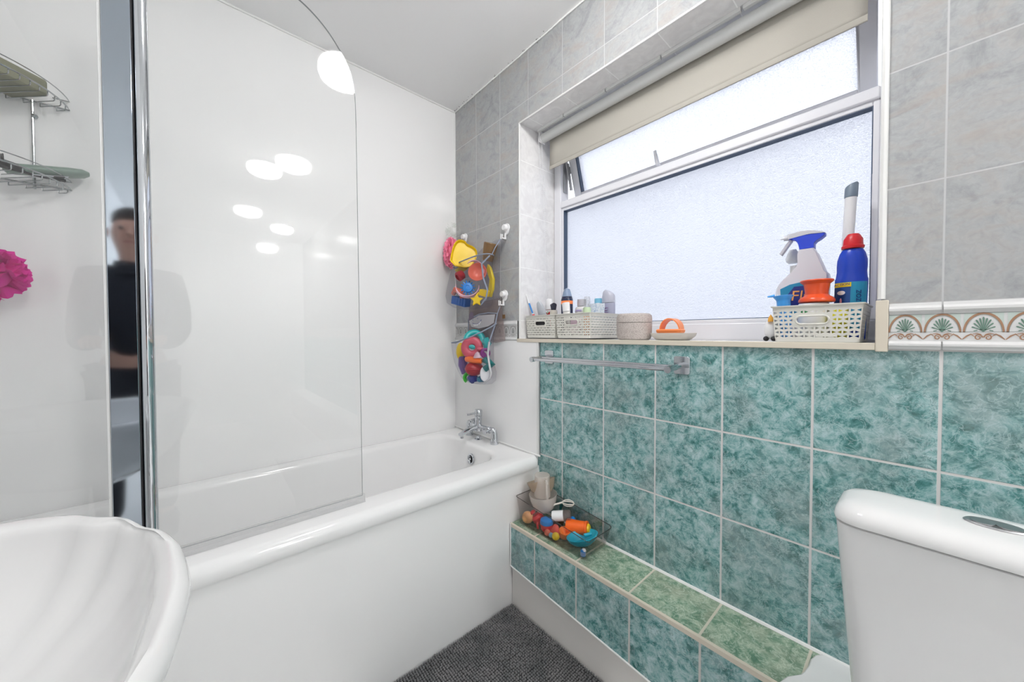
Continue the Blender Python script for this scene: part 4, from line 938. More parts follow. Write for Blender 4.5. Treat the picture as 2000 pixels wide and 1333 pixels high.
# ---- things in the left basket
def at(p, q, t): return Vector(p).lerp(Vector(q), t)
tb = thing('toothbrush', 'white and blue toothbrush leaning out of the leftmost basket', 'toothbrush', (.62,.11,1.07))
B0, B1 = Vector((.618,.085,1.066)), Vector((.558,.040,1.272)); dB = (B1-B0).normalized()
mb = MB(); mb.tube([B0, at(B0,B1,.4), at(B0,B1,.7), at(B0,B1,.88), B1], [.005,.0058,.0045,.0026,.0036], 10); mb.build('brush_handle', m_w, tb)
mb = MB(); mb.tube([at(B0,B1,.55)+Vector((.002,-.003,0)), at(B0,B1,.78)+Vector((.002,-.002,0))], .0040, 8); mb.build('grip', m_blue, tb)
mb = MB(); mb.tube([at(B0,B1,.46), at(B0,B1,.52)], .0062, 8); mb.build('red_band', m_red, tb)
mb = MB(); mb.obox(B1+Vector((-.005,.003,-.006)), (.010,.009,.022), (0,-.2,0)); mb.build('bristles', col('dark bristles', (.12,.13,.2), .8), tb, bevel=.001)
def tube_bottle(name, c, d, prof, mt, label, cat='bottle', sy=.6, u=None, n=24):
    mb = MB(); mb.lathe(prof, c, d, n, sy=sy, u=u); return mb
dt = thing('deodorant', 'pale grey rounded deodorant tilted left in the leftmost basket', 'deodorant', (.66,.10,1.07))
mb = MB(); mb.lathe([(.0001,0),(.020,0),(.0225,.01),(.0225,.105)], (.672,.085,1.068), (-.30,-.15,1), 24, sy=.6, u=(1,0,0)); mb.build('body', col('pale grey plastic', (.55,.57,.60), .3), dt)
mb = MB(); mb.lathe([(.0225,.106),(.0225,.125),(.019,.150),(.012,.168),(.0001,.175)], (.672,.085,1.068), (-.30,-.15,1), 24, sy=.6, u=(1,0,0)); mb.build('cap', col('grey cap', (.45,.48,.52), .3), dt)
mb = MB()
for k in range(3): mb.obox((.636, .060, 1.185-.010*k), (.018,.001,.0024), (0,-.30,.1))
mb.build('print', col('grey print', (.25,.28,.32), .5), dt, smooth=False)
tp = thing('toothpaste_tube', 'white and red toothpaste tube standing on end in the leftmost basket', 'toothpaste', (.655,.13,1.07))
mb = MB(); mb.lathe([(.0001,0),(.021,.0),(.022,.05),(.021,.118)], (.650,.118,1.066), (-.08,0,1), 22, sy=.55, u=(1,0,0)); mb.build('tube_body', m_red, tp)
mb = MB(); mb.lathe([(.0225,.085),(.0225,.098)], (.650,.118,1.066), (-.08,0,1), 22, sy=.56, u=(1,0,0), caps=False); mb.build('white_band', m_w, tp)
mb = MB(); mb.lathe([(.0225,.130),(.0222,.150),(.019,.176),(.017,.180),(.0001,.181)], (.650,.118,1.066), (-.08,0,1), 22, sy=.75, u=(1,0,0)); mb.build('cap', m_w, tp)
mb = MB(); mb.obox((.6415,.1045,1.182), (.010,.001,.010), (0,.78,0)); mb.build('leaf_mark', col('mint print', (.45,.65,.45), .5), tp, smooth=False)
sbr = thing('shaving_brush', 'shaving brush with dark bristles and cream handle in the leftmost basket', 'shaving brush', (.715,.09,1.07))
mb = MB(); mb.lathe([(.0001,0),(.014,0),(.013,.05),(.016,.095),(.018,.110),(.0160,.122),(.0001,.123)], (.700,.082,1.066), (0,0,1), 24); mb.build('brush_handle', col('cream resin', (.70,.66,.58), .25), sbr)
mb = MB()
rnd = random.Random(4)
for i in range(90):
    a = rnd.uniform(0,2*PI); q = math.sqrt(rnd.random()); mb.tube([(.700+.011*q*math.cos(a), .082+.011*q*math.sin(a), 1.186), (.700+.017*q*math.cos(a), .082+.017*q*math.sin(a), 1.186+.036-.010*q*q)], .0013, 4)
q = mb.build('bristles', col('dark badger bristles', (.05,.05,.08), .8), sbr); q['kind'] = 'stuff'
mb = MB(); mb.box(.610,.700,.036,.058,1.066,1.148); tag(mb.build('toiletry_box', m_black, None, bevel=.004), 'black box seen through the handle of the leftmost basket', 'box')
mb = MB(); mb.lathe([(.0001,0),(.006,0),(.006,.11),(.0075,.118),(.004,.128),(.0001,.129)], (.738,.100,1.066), (.03,0,1), 12); tag(mb.build('razor', col('steel blue plastic', (.18,.22,.30), .3), None), 'small blue grey razor handle beside the shaving brush', 'razor')

# ---- things in the middle basket
cn = thing('shaving_foam_can', 'dark navy shaving foam can with an orange band in the middle basket', 'aerosol can', (.805,.085,1.07))
mb = MB(); mb.lathe([(.0001,0),(.0245,0),(.0255,.004),(.0255,.160),(.0235,.167),(.0225,.170),(.0225,.172)], (.799,.058,1.068), (0,0,1), 28); mb.build('body', col('dark navy can', (.015,.022,.06), .25), cn)
mb = MB(); mb.lathe([(.0258,.140),(.0258,.154)], (.799,.058,1.068), (0,0,1), 28, caps=False); mb.build('orange_band', col('orange print', (.95,.26,.08), .3), cn)
mb = MB(); mb.lathe([(.0215,.173),(.0205,.178),(.0175,.190),(.012,.205),(.0001,.211)], (.799,.058,1.068), (0,0,1), 24); mb.build('cap', col('blue grey cap', (.22,.29,.42), .3), cn)
mb = MB(); 
for k in range(3): mb.box(.806,.8085,.0325,.0335,1.105+k*.022,1.122+k*.022)
mb.build('white_print', m_w, cn, smooth=False)
wt = thing('cream_tube', 'short white tube with ribbed cap in front of the navy can', 'tube', (.812,.04,1.07))
mb = MB(); mb.lathe([(.0001,0),(.014,0),(.0185,.108)], (.822,.040,1.066), (-.10,0,1), 22, sy=.6, u=(1,0,0)); mb.build('body', col('white cream tube', (.78,.77,.74), .35), wt)
mb = MB(); mb.lathe([(.0190,.110),(.0192,.144),(.0180,.148),(.0001,.149)], (.822,.040,1.066), (-.10,0,1), 22, sy=.62, u=(1,0,0)); mb.build('cap', m_w, wt)
lj = thing('lotion_bottle', 'squat white lotion bottle with a grey cap and lilac print', 'bottle', (.858,.09,1.07))
mb = MB(); mb.lathe([(.0001,0),(.030,0),(.032,.01),(.032,.115),(.028,.126),(.020,.130),(.0001,.130)], (.848,.098,1.068), (0,0,1), 28, sy=.7, u=(1,0,0)); mb.build('body', m_w, lj)
mb = MB(); mb.lathe([(.0001,.131),(.0195,.131),(.0190,.158),(.0175,.160),(.0001,.160)], (.848,.098,1.068), (0,0,1), 24); mb.build('cap', col('grey lilac cap', (.50,.49,.54), .35), lj)
mb = MB(); mb.obox((.848,.0755,1.179), (.030,.0012,.007)); mb.build('lilac_print', col('lilac print', (.50,.44,.72), .4), lj, smooth=False)
gb = thing('serum_bottle', 'small green bottle with a clear cap in the middle basket', 'bottle', (.895,.085,1.07))
mb = MB(); mb.lathe([(.0001,0),(.0165,0),(.0165,.118),(.014,.122)], (.893,.075,1.068), (0,0,1), 20); mb.build('body', col('pale green plastic', (.50,.64,.42), .3), gb)
mb = MB(); mb.lathe([(.013,.123),(.013,.160),(.0115,.166),(.0001,.167)], (.893,.075,1.068), (0,0,1), 20); mb.build('clear_cap', m_clearp, gb)
wp = thing('wipes_pack', 'soft white and blue printed pack in the middle basket', 'pack', (.92,.13,1.07))
mb = MB(); nx_, nz_ = 14, 8; fr, bk = [], []
for j in range(nz_+1):
    z = 1.068+.142*j/nz_; row = []; row2 = []
    for i in range(nx_+1):
        x = .842+.086*i/nx_; e_ = math.sin(PI*i/nx_)**.5*(math.sin(PI*min(.97,j/nz_+.03))**.5); w_ = .0025*math.sin(i*1.7+j*2.1)
        row.append((x, .150-.013*e_+w_, z+.003*math.sin(i*.9))); row2.append((x, .150+.013*e_+w_, z+.003*math.sin(i*.9)))
    fr.append(row); bk.append(row2)
mb.rings([a+list(reversed(b)) for a, b in zip(fr, bk)], cap0=True, cap1=True)
m_pack = principled('white and blue print', (.7,.75,.8), rough=.3); nb = NB(m_pack); P, _ = nb.pos()
nb.l.new(nb.ramp(nb.noise(P, 55, 3, 1.5), [(.44, (.72,.78,.86)), (.52, (.75,.8,.86)), (.56, (.28,.42,.62)), (.62, (.72,.78,.86))]), nb.n['Principled BSDF'].inputs['Base Color'])
mb.build('pack_body', m_pack, wp)
bb = thing('blue_capped_bottle', 'small bottle with a sky blue cap behind the printed pack', 'bottle', (.935,.165,1.07))
mb = MB(); mb.lathe([(.0001,0),(.017,0),(.017,.130)], (.868,.190,1.068), (0,0,1), 20); mb.build('body', m_w, bb)
mb = MB(); mb.lathe([(.0165,.131),(.0165,.165),(.015,.168),(.0001,.168)], (.868,.190,1.068), (0,0,1), 20); mb.build('cap', col('sky blue cap', (.18,.48,.66), .3), bb)
tl_ = thing('shower_gel_bottle', 'tall lilac grey bottle with a slanted top at the basket right end', 'bottle', (.96,.16,1.07))
mb = MB(); prof = [(.0001,0),(.029,0),(.031,.01),(.0305,.145)]
mb.lathe(prof, (.915,.200,1.068), (.0,0,1), 28, sy=.62, u=(1,0,0)); 
mb.v = [Vector((v.x+.052, v.y-.0, v.z)) if False else v for v in mb.v]; mb.build('body', col('lilac grey plastic', (.42,.43,.56), .3), tl_)
mb = MB(); mb.lathe([(.0308,.147),(.0300,.180),(.026,.200),(.016,.212),(.0001,.215)], (.915,.200,1.068), (0,0,1), 28, sy=.62, u=(1,0,0))
mb.v = [Vector((v.x, v.y, v.z-max(0, (v.z-1.235))*.55*(v.x-.882)/.06)) for v in mb.v]; mb.build('cap', col('grey cap plastic', (.50,.51,.60), .3), tl_)
mb = MB()
for k, l in enumerate((.022,.020,.022,.014)): mb.box(.902, .902+l, .1795, .1808, 1.190-.010*k, 1.1925-.010*k)
mb.build('print', col('plum print', (.36,.20,.38), .5), tl_, smooth=False)
mb = MB(); mb.obox((.862,.041,1.112), (.052,.012,.060), (0,.05,0)); tag(mb.build('soap_packet', col('pink and white wrapper', (.80,.62,.72), .3), None, bevel=.003), 'pink and white packet seen through the middle basket handle', 'packet')
mb = MB(); mb.lathe([(.0001,0),(.013,0),(.013,.085),(.0001,.086)], (.912,.045,1.068), (0,0,1), 16); tag(mb.build('lip_balm', col('apricot plastic', (.85,.36,.12), .35), None), 'orange stick seen through the middle basket handle', 'tube')

# ---- speckled tub, soap dish and orange nail brush
tu = thing('lidded_tub', 'round speckled beige tub with a lid on the sill', 'tub', (1.105,.075,SZ))
ct = (1.106,.078,SZ)
mb = MB(); mb.lathe([(.0001,0),(.052,0),(.058,.004),(.0625,.018),(.0632,.0625)], ct, (0,0,1), 48); mb.build('tub_body', m_speck, tu)
mb = MB(); mb.lathe([(.0632,.0640),(.0634,.080),(.0610,.091),(.054,.0965),(.0001,.098)], ct, (0,0,1), 48); mb.build('tub_lid', m_speck, tu)
sd = tag(MB().build('x', m_speck, None) if False else (lambda m_: m_.build('soap_dish', principled('pale speckled composite', (.60,.56,.50), rough=.6, bump=(300,.2)), None))(
    MB().rings([[(x,y,SZ+z) for x, y in rrect(1.240,.105,hx_,hy_,.018,6)] for z, hx_, hy_ in ((0,.050,.032),(.003,.054,.036),(.014,.064,.046),(.024,.067,.049),(.0245,.065,.047),(.016,.060,.042),(.007,.050,.033))], cap0=True, cap1=True)), 'shallow pale speckled soap dish on the sill', 'soap dish')
m_or = col('salmon orange plastic', (.92,.27,.08), .35)
nbz = SZ+.0080
nbh = thing('nail_brush', 'orange looped handle nail brush resting on the soap dish', 'brush', (1.235,.10,nbz))
mb = MB(); mb.rings([[(x,y,nbz+z) for x, y in rrect(1.233,.100,hx_,hy_,.016,6)] for z, hx_, hy_ in ((.014,.036,.024),(.018,.042,.029),(.026,.044,.031),(.030,.041,.028))], cap0=True, cap1=True); mb.build('base', m_or, nbh)
mb = MB(); n_ = 22; rs = []
for i in range(n_+1):
    a = PI*i/n_; cx_, cz_ = 1.237-.034*math.cos(a), nbz+.026+.040*math.sin(a); w_ = .017+.006*math.sin(a)
    ex, ez = -math.cos(a), math.sin(a); t = .0022
    rs.append([(cx_-ex*t,.100-w_,cz_-ez*t),(cx_+ex*t,.100-w_,cz_+ez*t),(cx_+ex*t,.100+w_,cz_+ez*t),(cx_-ex*t,.100+w_,cz_-ez*t)])
mb.rings(rs, cap0=True, cap1=True); mb.build('loop_handle', m_or, nbh, bevel=.0008)
mb = MB(); mb.rings([[(x,y,nbz+z) for x, y in rrect(1.233,.100,.036,.024,.012,5)] for z in (.0002,.0138)], cap0=True, cap1=True); q = mb.build('bristles', col('white bristles', (.8,.8,.78), .9), nbh)
mb = MB(); mb.ball((1.532,.075,SZ+.034), .020, 16, (.85,.85,1.45)); fg = None
fg = thing('toy_bird', 'small white toy bird with orange beak behind the right basket', 'toy', (1.532,.075,SZ))
mb.build('body', m_w, fg)
mb = MB(); mb.lathe([(.0075,0),(.006,.010),(.0001,.020)], (1.534,.062,SZ+.056), (.0,-.1,1), 12); mb.build('beak', col('amber plastic', (.85,.42,.06), .4), fg)
mb = MB(); mb.ball((1.522,.068,SZ+.0075), .0072, 12, (1.3,1,1)); mb.ball((1.540,.068,SZ+.0075), .0072, 12, (1.3,1,1)); mb.build('feet', m_black, fg)

# ---- things in the right basket
sp = thing('spray_bottle', 'white trigger spray bottle with a deep blue head in the right basket', 'spray bottle', (1.60,.15,1.07))
Y0, Y1, Z0 = .128, .176, SZ+.004
def cr(pts, k=6):
    out = []
    n = len(pts)
    for i in range(n):
        a, b, c_, d = Vector(pts[i-1]), Vector(pts[i]), Vector(pts[(i+1) % n]), Vector(pts[(i+2) % n])
        for j in range(k):
            t = j/k; q = .5*((2*b)+(-a+c_)*t+(2*a-5*b+4*c_-d)*t*t+(-a+3*b-3*c_+d)*t**3); out.append((q.x,q.y))
    return out
def flatbody(mb, poly, y0, y1, r=.010):
    """rounded slab: outline in x-z, thickness in y, edges drawn in"""
    cx = sum(p[0] for p in poly)/len(poly); cz = sum(p[1] for p in poly)/len(poly); rs = []
    for e_, y in ((.94,y0),(.985,y0+r*.35),(1.0,y0+r),(1.0,y1-r),(.985,y1-r*.35),(.94,y1)):
        rs.append([(cx+(x-cx)*e_, y, cz+(z-cz)*(e_*.5+.5)) for x, z in poly])
    mb.rings(rs, cap0=True, cap1=True)
left = [(1.560,Z0),(1.552,Z0+.05),(1.536,Z0+.110),(1.5305,Z0+.130),(1.5305,Z0+.142),(1.5352,Z0+.1563),(1.5468,Z0+.173),(1.5582,Z0+.1841),(1.5722,Z0+.1981),(1.5783,Z0+.2078),(1.581,Z0+.2178),(1.5805,Z0+.232),(1.580,Z0+.2423),(1.582,Z0+.2507),(1.5854,Z0+.2545)]
right = [(1.6150,Z0+.2545),(1.6175,Z0+.2478),(1.6215,Z0+.2421),(1.6255,Z0+.2313),(1.6348,Z0+.2047),(1.64,Z0+.1882),(1.6458,Z0+.1816),(1.6467,Z0+.1748),(1.6468,Z0+.145),(1.642,Z0+.05),(1.638,Z0)]
mb = MB(); flatbody(mb, left+right, .120, .178, .014); mb.build('bottle_body', col('pale lilac white plastic', (.68,.66,.71), .3), sp)
mb = MB(); mb.prism([(1.556,Z0+.06),(1.545,Z0+.112),(1.543,Z0+.146),(1.565,Z0+.157),(1.592,Z0+.162),(1.636,Z0+.165),(1.636,Z0+.06)], 1, .1180, .1196); lb = mb.build('label', col('teal blue label', (.01,.22,.40), .35), sp, smooth=False)
mb = MB(); mb.prism([(1.556,Z0+.085),(1.560,Z0+.128),(1.575,Z0+.150),(1.632,Z0+.152),(1.634,Z0+.085)], 1, .1174, .1179); mb.build('label_panel', m_navy, lb, smooth=False)
mb = MB(); text_mb(mb, 'Flash', .040, (1.608,.1168,Z0+.122), (1,0,-.03), (.12,0,1)); mb.build('label_lettering', col('orange lettering', (.85,.38,.10), .4), lb, smooth=False)
mb = MB()
hd = [(1.5823,Z0+.2555),(1.5801,Z0+.2682),(1.5772,Z0+.2766),(1.5694,Z0+.2868),(1.5575,Z0+.2895),(1.5928,Z0+.2953),(1.6376,Z0+.2925),(1.6376,Z0+.2868),(1.6288,Z0+.2794),(1.6197,Z0+.2741),(1.6152,Z0+.2685),(1.6151,Z0+.2555)]
flatbody(mb, hd, .132, .164, .008); mb.build('spray_head', m_cobalt, sp)
mb = MB(); hw = [(1.5559,Z0+.2892),(1.555,Z0+.3035),(1.5678,Z0+.304),(1.5817,Z0+.3068),(1.5995,Z0+.3062),(1.6194,Z0+.3016),(1.6324,Z0+.2971),(1.6378,Z0+.2929),(1.6324,Z0+.2927),(1.6063,Z0+.2952),(1.5791,Z0+.2925)]
flatbody(mb, hw, .131, .165, .008); mb.tube([(1.5555,.148,Z0+.2965),(1.5445,.148,Z0+.2960)], [.0078,.0070], 14); mb.tube([(1.5445,.148,Z0+.2960),(1.5365,.148,Z0+.2960)], .0022, 8); mb.build('nozzle_shroud', col('white grey plastic', (.62,.62,.66), .3), sp)
mb = MB(); mb.rings([[(x+dx,y,z+dz) for dx, dz in ((-.0028,.0028),(.0028,-.0028))+() for y in ((.140,.156) if dx < 0 else (.156,.140))] for x, z in ((1.5625,Z0+.288),(1.5560,Z0+.2782),(1.5460,Z0+.2622),(1.5375,Z0+.2493))], cap0=True, cap1=True); mb.build('trigger', col('grey trigger', (.50,.50,.56), .35), sp, bevel=.001)
b2 = thing('cleaner_bottle', 'white bottle with a flat cap standing behind the spray bottle', 'bottle', (1.565,.195,1.07))
mb = MB(); mb.lathe([(.0001,0),(.020,0),(.022,.01),(.022,.135),(.012,.168),(.0115,.22)], (1.563,.190,Z0), (0,0,1), 24, sy=.8, u=(1,0,0)); mb.build('bottle_body', m_w, b2)
mb = MB(); mb.lathe([(.0115,.200),(.017,.206),(.018,.214),(.014,.228),(.008,.240),(.0001,.242)], (1.563,.190,Z0+.028), (-.02,0,1), 24); mb.build('cap', col('pale grey cap', (.62,.64,.68), .3), b2)
mb = MB(); mb.lathe([(.0225,.06),(.0225,.115)], (1.563,.190,Z0), (0,0,1), 24, sy=.8, u=(1,0,0), caps=False); mb.build('label', m_turq, b2)
oc = thing('orange_funnel', 'orange red flanged plastic cup in front of the spray bottle', 'cup', (1.63,.06,1.07))
mb = MB(); mb.lathe([(.0001,.0985),(.0355,.0985),(.0372,.101),(.0368,.106),(.033,.111),(.027,.115),(.0235,.119),(.0240,.128),(.0268,.146),(.0325,.151),(.0345,.154),(.0335,.1565),(.030,.156),(.022,.130)], (1.632,.062,Z0), (0,0,1), 40); mb.build('cup_body', col('orange red plastic', (.74,.085,.02), .3), oc)
bcp = thing('blue_scoop', 'sky blue plastic lid at the left end of the right basket', 'lid', (1.573,.05,1.07))
mb = MB(); mb.lathe([(.0001,0),(.013,0),(.0155,.106),(.0165,.110),(.0215,.117),(.0225,.120),(.0205,.121)], (1.572,.045,Z0), (-.06,0,1), 32); mb.tube([(1.546,.045,Z0+.122),(1.530,.043,Z0+.120)], [.004,.002], 8); mb.build('scoop_body', col('sky blue plastic', (.06,.34,.80), .3), bcp)
bt = thing('toilet_cleaner_bottle', 'blue cleaner bottle with red cap at the right basket end', 'bottle', (1.697,.11,1.07))
cb = (1.690,.110)
mb = MB(); prof = [(.0001,0),(.028,0),(.0305,.006),(.0310,.10),(.0315,.155),(.0300,.160),(.0285,.175),(.0290,.190),(.0285,.205),(.0245,.222),(.0195,.232),(.0001,.233)]
mb.lathe(prof, (cb[0],cb[1],Z0), (.02,0,1), 36, sy=.8, u=(1,0,0)); mb.build('bottle_body', col('strong blue plastic', (.006,.05,.50), .25), bt)
mb = MB(); mb.lathe([(.0001,.2335),(.0215,.234),(.0225,.240),(.0195,.243),(.0185,.258),(.0130,.268),(.0110,.271),(.0001,.2715)], (cb[0]-.0,cb[1],Z0), (.02,0,1), 12); mb.build('cap', m_red, bt)
yl = cb[1]-.0256
def patch(mb, a0, a1, z0, z1, e_=.0006, n=10):
    rs = []
    for z in (z0, z1):
        rs.append([(cb[0]+.02*(z-Z0)+(.0312+e_)*math.sin(a0+(a1-a0)*j/n), cb[1]-(.0312+e_)*.8*math.cos(a0+(a1-a0)*j/n), z) for j in range(n+1)])
    mb.rings(rs, closed=False)
lb2 = MB(); patch(lb2, -1.25, 1.25, Z0+.03, Z0+.148); lab = lb2.build('label', col('cyan label', (.02,.30,.52), .35), bt)
mb = MB(); patch(mb, -1.25, .05, Z0+.03, Z0+.138, .0009); mb.build('label_panel', col('deep blue print', (.01,.07,.30), .35), lab)
mb = MB(); patch(mb, -1.2, .08, Z0+.136, Z0+.147, .0012); mb.build('yellow_flash', col('yellow print', (.85,.62,.02), .35), lab)
mb = MB(); text_mb(mb, 'ACTION', .0085, (cb[0]-.012,cb[1]-.0272,Z0+.1415), (1,-.35,.06), (0,0,1)); mb.build('flash_lettering', m_navy, lab, smooth=False)
mb = MB(); mb.lathe([(.0001,0),(.0085,0),(.0085,.0006),(.0001,.0008)], (cb[0]-.013,cb[1]-.0262,Z0+.121), (-.40,-.92,0), 24, sy=.62, u=(1,-.4,0)); mb.build('oval_badge', m_w, lab)
mb = MB(); mb.ball((cb[0]-.014,cb[1]-.0235,Z0+.100), .006, 10, (1,.4,1.3)); mb.build('pink_print', col('pink print', (.80,.30,.35), .4), lab)
mb = MB(); text_mb(mb, 'ZOZ', .014, (cb[0]+.0195,cb[1]-.0224,Z0+.112), (0,0,1), (-.85,-.5,0)); mb.build('dark_lettering', m_navy, lab, smooth=False)
wd = thing('cleaning_wand', 'tall white stick with a grey cap leaning behind the blue bottle', 'wand', (1.685,.17,1.07))
W0, W1 = Vector((1.668,.178,Z0)), Vector((1.683,.184,1.446))
mb = MB(); mb.tube([W0, W1], [.0115,.0125], 20); mb.build('handle', m_w, wd)
dW = (W1-W0).normalized(); mb = MB(); mb.lathe([(.0128,0),(.0138,.001),(.0140,.030),(.0120,.034),(.0001,.035)], W1, dW, 20); mb.v = [Vector((v.x, v.y, v.z+(.006*(v.x-W1.x)/.014 if v.z > W1.z+.02 else 0))) for v in mb.v]; mb.build('cap', col('slate grey plastic', (.17,.22,.28), .4), wd)
mb = MB(); mb.lathe([(.0001,0),(.031,0),(.032,.09),(.030,.096),(.0001,.097)], (1.626,.060,Z0), (0,0,1), 24); o = mb.build('white_pot', m_w, None); tag(o, 'white pot with a green mark seen through the right basket handle', 'pot')
g_ = MB(); g_.lathe([(.0001,0),(.009,0),(.009,.0006),(.0001,.0007)], (1.613,.0305,Z0+.072), (-.4,-1,0), 18); g_.build('green_mark', col('green print', (.02,.22,.06), .4), o)
mb = MB(); mb.lathe([(.0001,0),(.0165,0),(.017,.08),(.013,.088),(.0001,.089)], (1.678,.044,Z0), (0,0,1), 24); tag(mb.build('yellow_bottle', col('lemon plastic', (.72,.66,.02), .3), None), 'yellow bottle seen through the right basket handle', 'bottle')

# ================================================================== TOY BOX ON THE LEDGE
tbx = thing('toy_box', 'smoky clear plastic box of bath toys on the tiled ledge', 'box', (.88,-.08,LZ+.0012))
bz = LZ+.0014
def ob(x0, x1, y0, y1, z): return [(x,y,z) for x, y in rrect((x0+x1)/2, (y0+y1)/2, (x1-x0)/2, (y1-y0)/2, .012, 5)]
lowf = lambda p: (p[0], p[1], p[2]-(max(0, (p[0]-.93)/.14)**1.5)*.035)
mb = MB(); mb.rings([ob(.718,1.050,-.150,-.016,bz), ob(.716,1.052,-.152,-.015,bz+.003), [lowf(p) for p in ob(.702,1.072,-.160,-.010,bz+.110)], [lowf(p) for p in ob(.704,1.070,-.158,-.012,bz+.110)], ob(.7185,1.0495,-.1495,-.0175,bz+.0045)], cap0=True, cap1=True); mb.build('box_body', m_smoke, tbx)
mb = MB(); mb.tube([lowf(p) for p in ob(.702,1.072,-.160,-.010,bz+.111)], .0014, 6, loop=True); mb.build('rim', clear('smoked rim', (.35,.33,.33), body=.3, bodycol=(.2,.2,.2)), tbx)
F0 = bz+.005
mb = MB(); mb.lathe([(.0001,0),(.030,0),(.046,.018),(.056,.048),(.0585,.070),(.0570,.070),(.045,.020),(.028,.004),(.0001,.003)], (.790,-.078,F0+.052), (-.04,-.05,1), 40); tag(mb.build('mixing_bowl', m_milk, None), 'milky clear bowl in the toy box under the measuring jug', 'bowl')
mb = MB(); mb.lathe([(.0001,0),(.030,0),(.050,.02),(.062,.055),(.0605,.055),(.046,.02),(.0001,.003)], (.775,-.064,F0+.112), (-.35,.05,.9), 36); tag(mb.build('beige_bowl', m_beigep, None), 'beige bowl tilted behind the measuring jug', 'bowl')
jg = thing('measuring_jug', 'clear plastic measuring jug upside down on top of the toy box', 'jug', (.78,-.07,.42))
mb = MB(); mb.lathe([(.0345,0),(.0325,.085),(.0300,.088),(.0001,.088),(.0001,.085),(.0300,.083),(.0330,0)], (.782,-.080,F0+.112), (0,0,1), 32); mb.build('jug_body', m_milk, jg)
hv = Vector((.62,-.30,0)).normalized(); q0 = Vector((.782,-.080,0))+hv*.033
mb = MB(); mb.tube([q0+Vector((0,0,F0+.190)), q0+hv*.014+Vector((0,0,F0+.192)), q0+hv*.022+Vector((0,0,F0+.182)), q0+hv*.023+Vector((0,0,F0+.120)), q0+hv*.021+Vector((0,0,F0+.092))], [.0045,.005,.0055,.0055,.0045], 8); mb.build('jug_handle', m_milk, jg)
mb = MB(); wc = Vector((.868,-.052,F0+.104)); wu = Vector((.62,.40,0)).normalized()
for ph in (0, PI/3, 2*PI/3):
    pts = []
    for i in range(25):
        a = 2*PI*i/24; s_ = .030*math.sin(a/2)**1.0; 
        pts.append(wc + wu*(.020*(1-math.cos(a))*1.15) + (Vector((-wu.y,wu.x,0))*math.cos(ph)+Vector((0,0,1))*math.sin(ph))*.0125*math.sin(a))
    mb.tube(pts, .0016, 6, loop=False)
mb.tube([wc, wc-wu*.03-Vector((0,0,.012)), wc-wu*.06-Vector((0,0,.03))], .0035, 8)
tag(mb.build('toy_whisk', col('cream plastic', (.78,.74,.68), .4), None), 'cream toy whisk sticking up from the toy box', 'whisk')
def T(name, mb, mt, label, **k): return tag(mb.build(name, mt, None, **k), label, 'toy')
mb = MB(); mb.ball((.748,-.132,F0+.024), .024, 18); T('toy_ball', mb, m_peach, 'peach coloured ball in the left front of the toy box')
tpz = thing('toy_teapot', 'red toy teapot in the front left of the toy box', 'toy', (.79,-.115,F0))
mb = MB(); mb.lathe([(.0001,0),(.018,0),(.0245,.012),(.0245,.026),(.017,.036),(.0001,.038)], (.792,-.100,F0+.010), (-.45,-.35,.85), 26); mb.build('pot_body', m_red, tpz)
mb = MB(); mb.lathe([(.0001,0),(.012,.002),(.009,.010),(.0001,.013)], (.768,-.118,F0+.044), (-.45,-.35,.85), 16); mb.build('lid', m_red, tpz)
mb = MB(); mb.tube([(.795,-.118,F0+.018),(.806,-.133,F0+.014),(.818,-.143,F0+.010)], [.007,.005,.004], 8); mb.build('spout', m_red, tpz)
tc2 = thing('toy_cup', 'red toy cup with a blue lid in the front of the toy box', 'toy', (.838,-.12,F0))
mb = MB(); mb.lathe([(.0001,0),(.016,0),(.0235,.010),(.0255,.030)], (.842,-.118,F0+.001), (0,0,1), 28); mb.build('cup_body', m_red, tc2)
mb = MB(); mb.lathe([(.0258,.031),(.0262,.036),(.0240,.046),(.012,.050),(.0001,.050)], (.842,-.118,F0+.001), (0,0,1), 28); mb.build('lid', m_blue, tc2)
wbz = thing('milk_bottle', 'white toy bottle with a clear cap lying on the other toys', 'bottle', (.86,-.075,F0+.05))
b0, b1 = Vector((.856,-.100,F0+.060)), Vector((.912,-.060,F0+.070)); db = (b1-b0).normalized()
mb = MB(); mb.lathe([(.0001,0),(.018,0),(.0195,.006),(.0200,.045)], b0, db, 24); mb.build('bottle_body', m_w, wbz)
mb = MB(); mb.lathe([(.0200,.046),(.0210,.050),(.0205,.070),(.0175,.074),(.0001,.073)], b0, db, 28); mb.build('clear_cap', clear('clear ribbed cap', (.72,.66,.64), body=.3, bodycol=(.5,.45,.43)), wbz)
ocz = thing('orange_beaker', 'bright orange toy beaker lying at the back of the toy box', 'beaker', (.95,-.05,F0+.03))
o0, o1 = Vector((.912,-.072,F0+.030)), Vector((.990,-.040,F0+.042)); do = (o1-o0).normalized()
mb = MB(); mb.lathe([(.0001,0),(.0295,0),(.030,.004),(.0255,.050),(.0250,.072),(.0270,.074),(.0265,.080),(.022,.081)], o0, do, 32); mb.build('beaker_body', m_orange, ocz)
mb = MB(); mb.lathe([(.0001,.0815),(.018,.0815),(.015,.088),(.0001,.090)], o0, do, 20); mb.build('yellow_tip', m_yel, ocz)
mb = MB(); mb.lathe([(.0001,0),(.020,.0),(.022,.024),(.0205,.024),(.0001,.004)], (.918,-.100,F0+.008), (.25,-.15,.9), 26); T('toy_cup', mb, col('orange clear plastic', (.80,.20,.02), .3), 'small orange cup below the beaker')
mb = MB(); mb.rings([[(.882+a*math.cos(2*PI*j/20), -.108+b*math.sin(2*PI*j/20), F0+z) for j in range(20)] for a, b, z in ((.034,.012,.0005),(.036,.015,.006),(.030,.013,.014),(.014,.010,.030),(.010,.007,.036))], cap0=True, cap1=True)
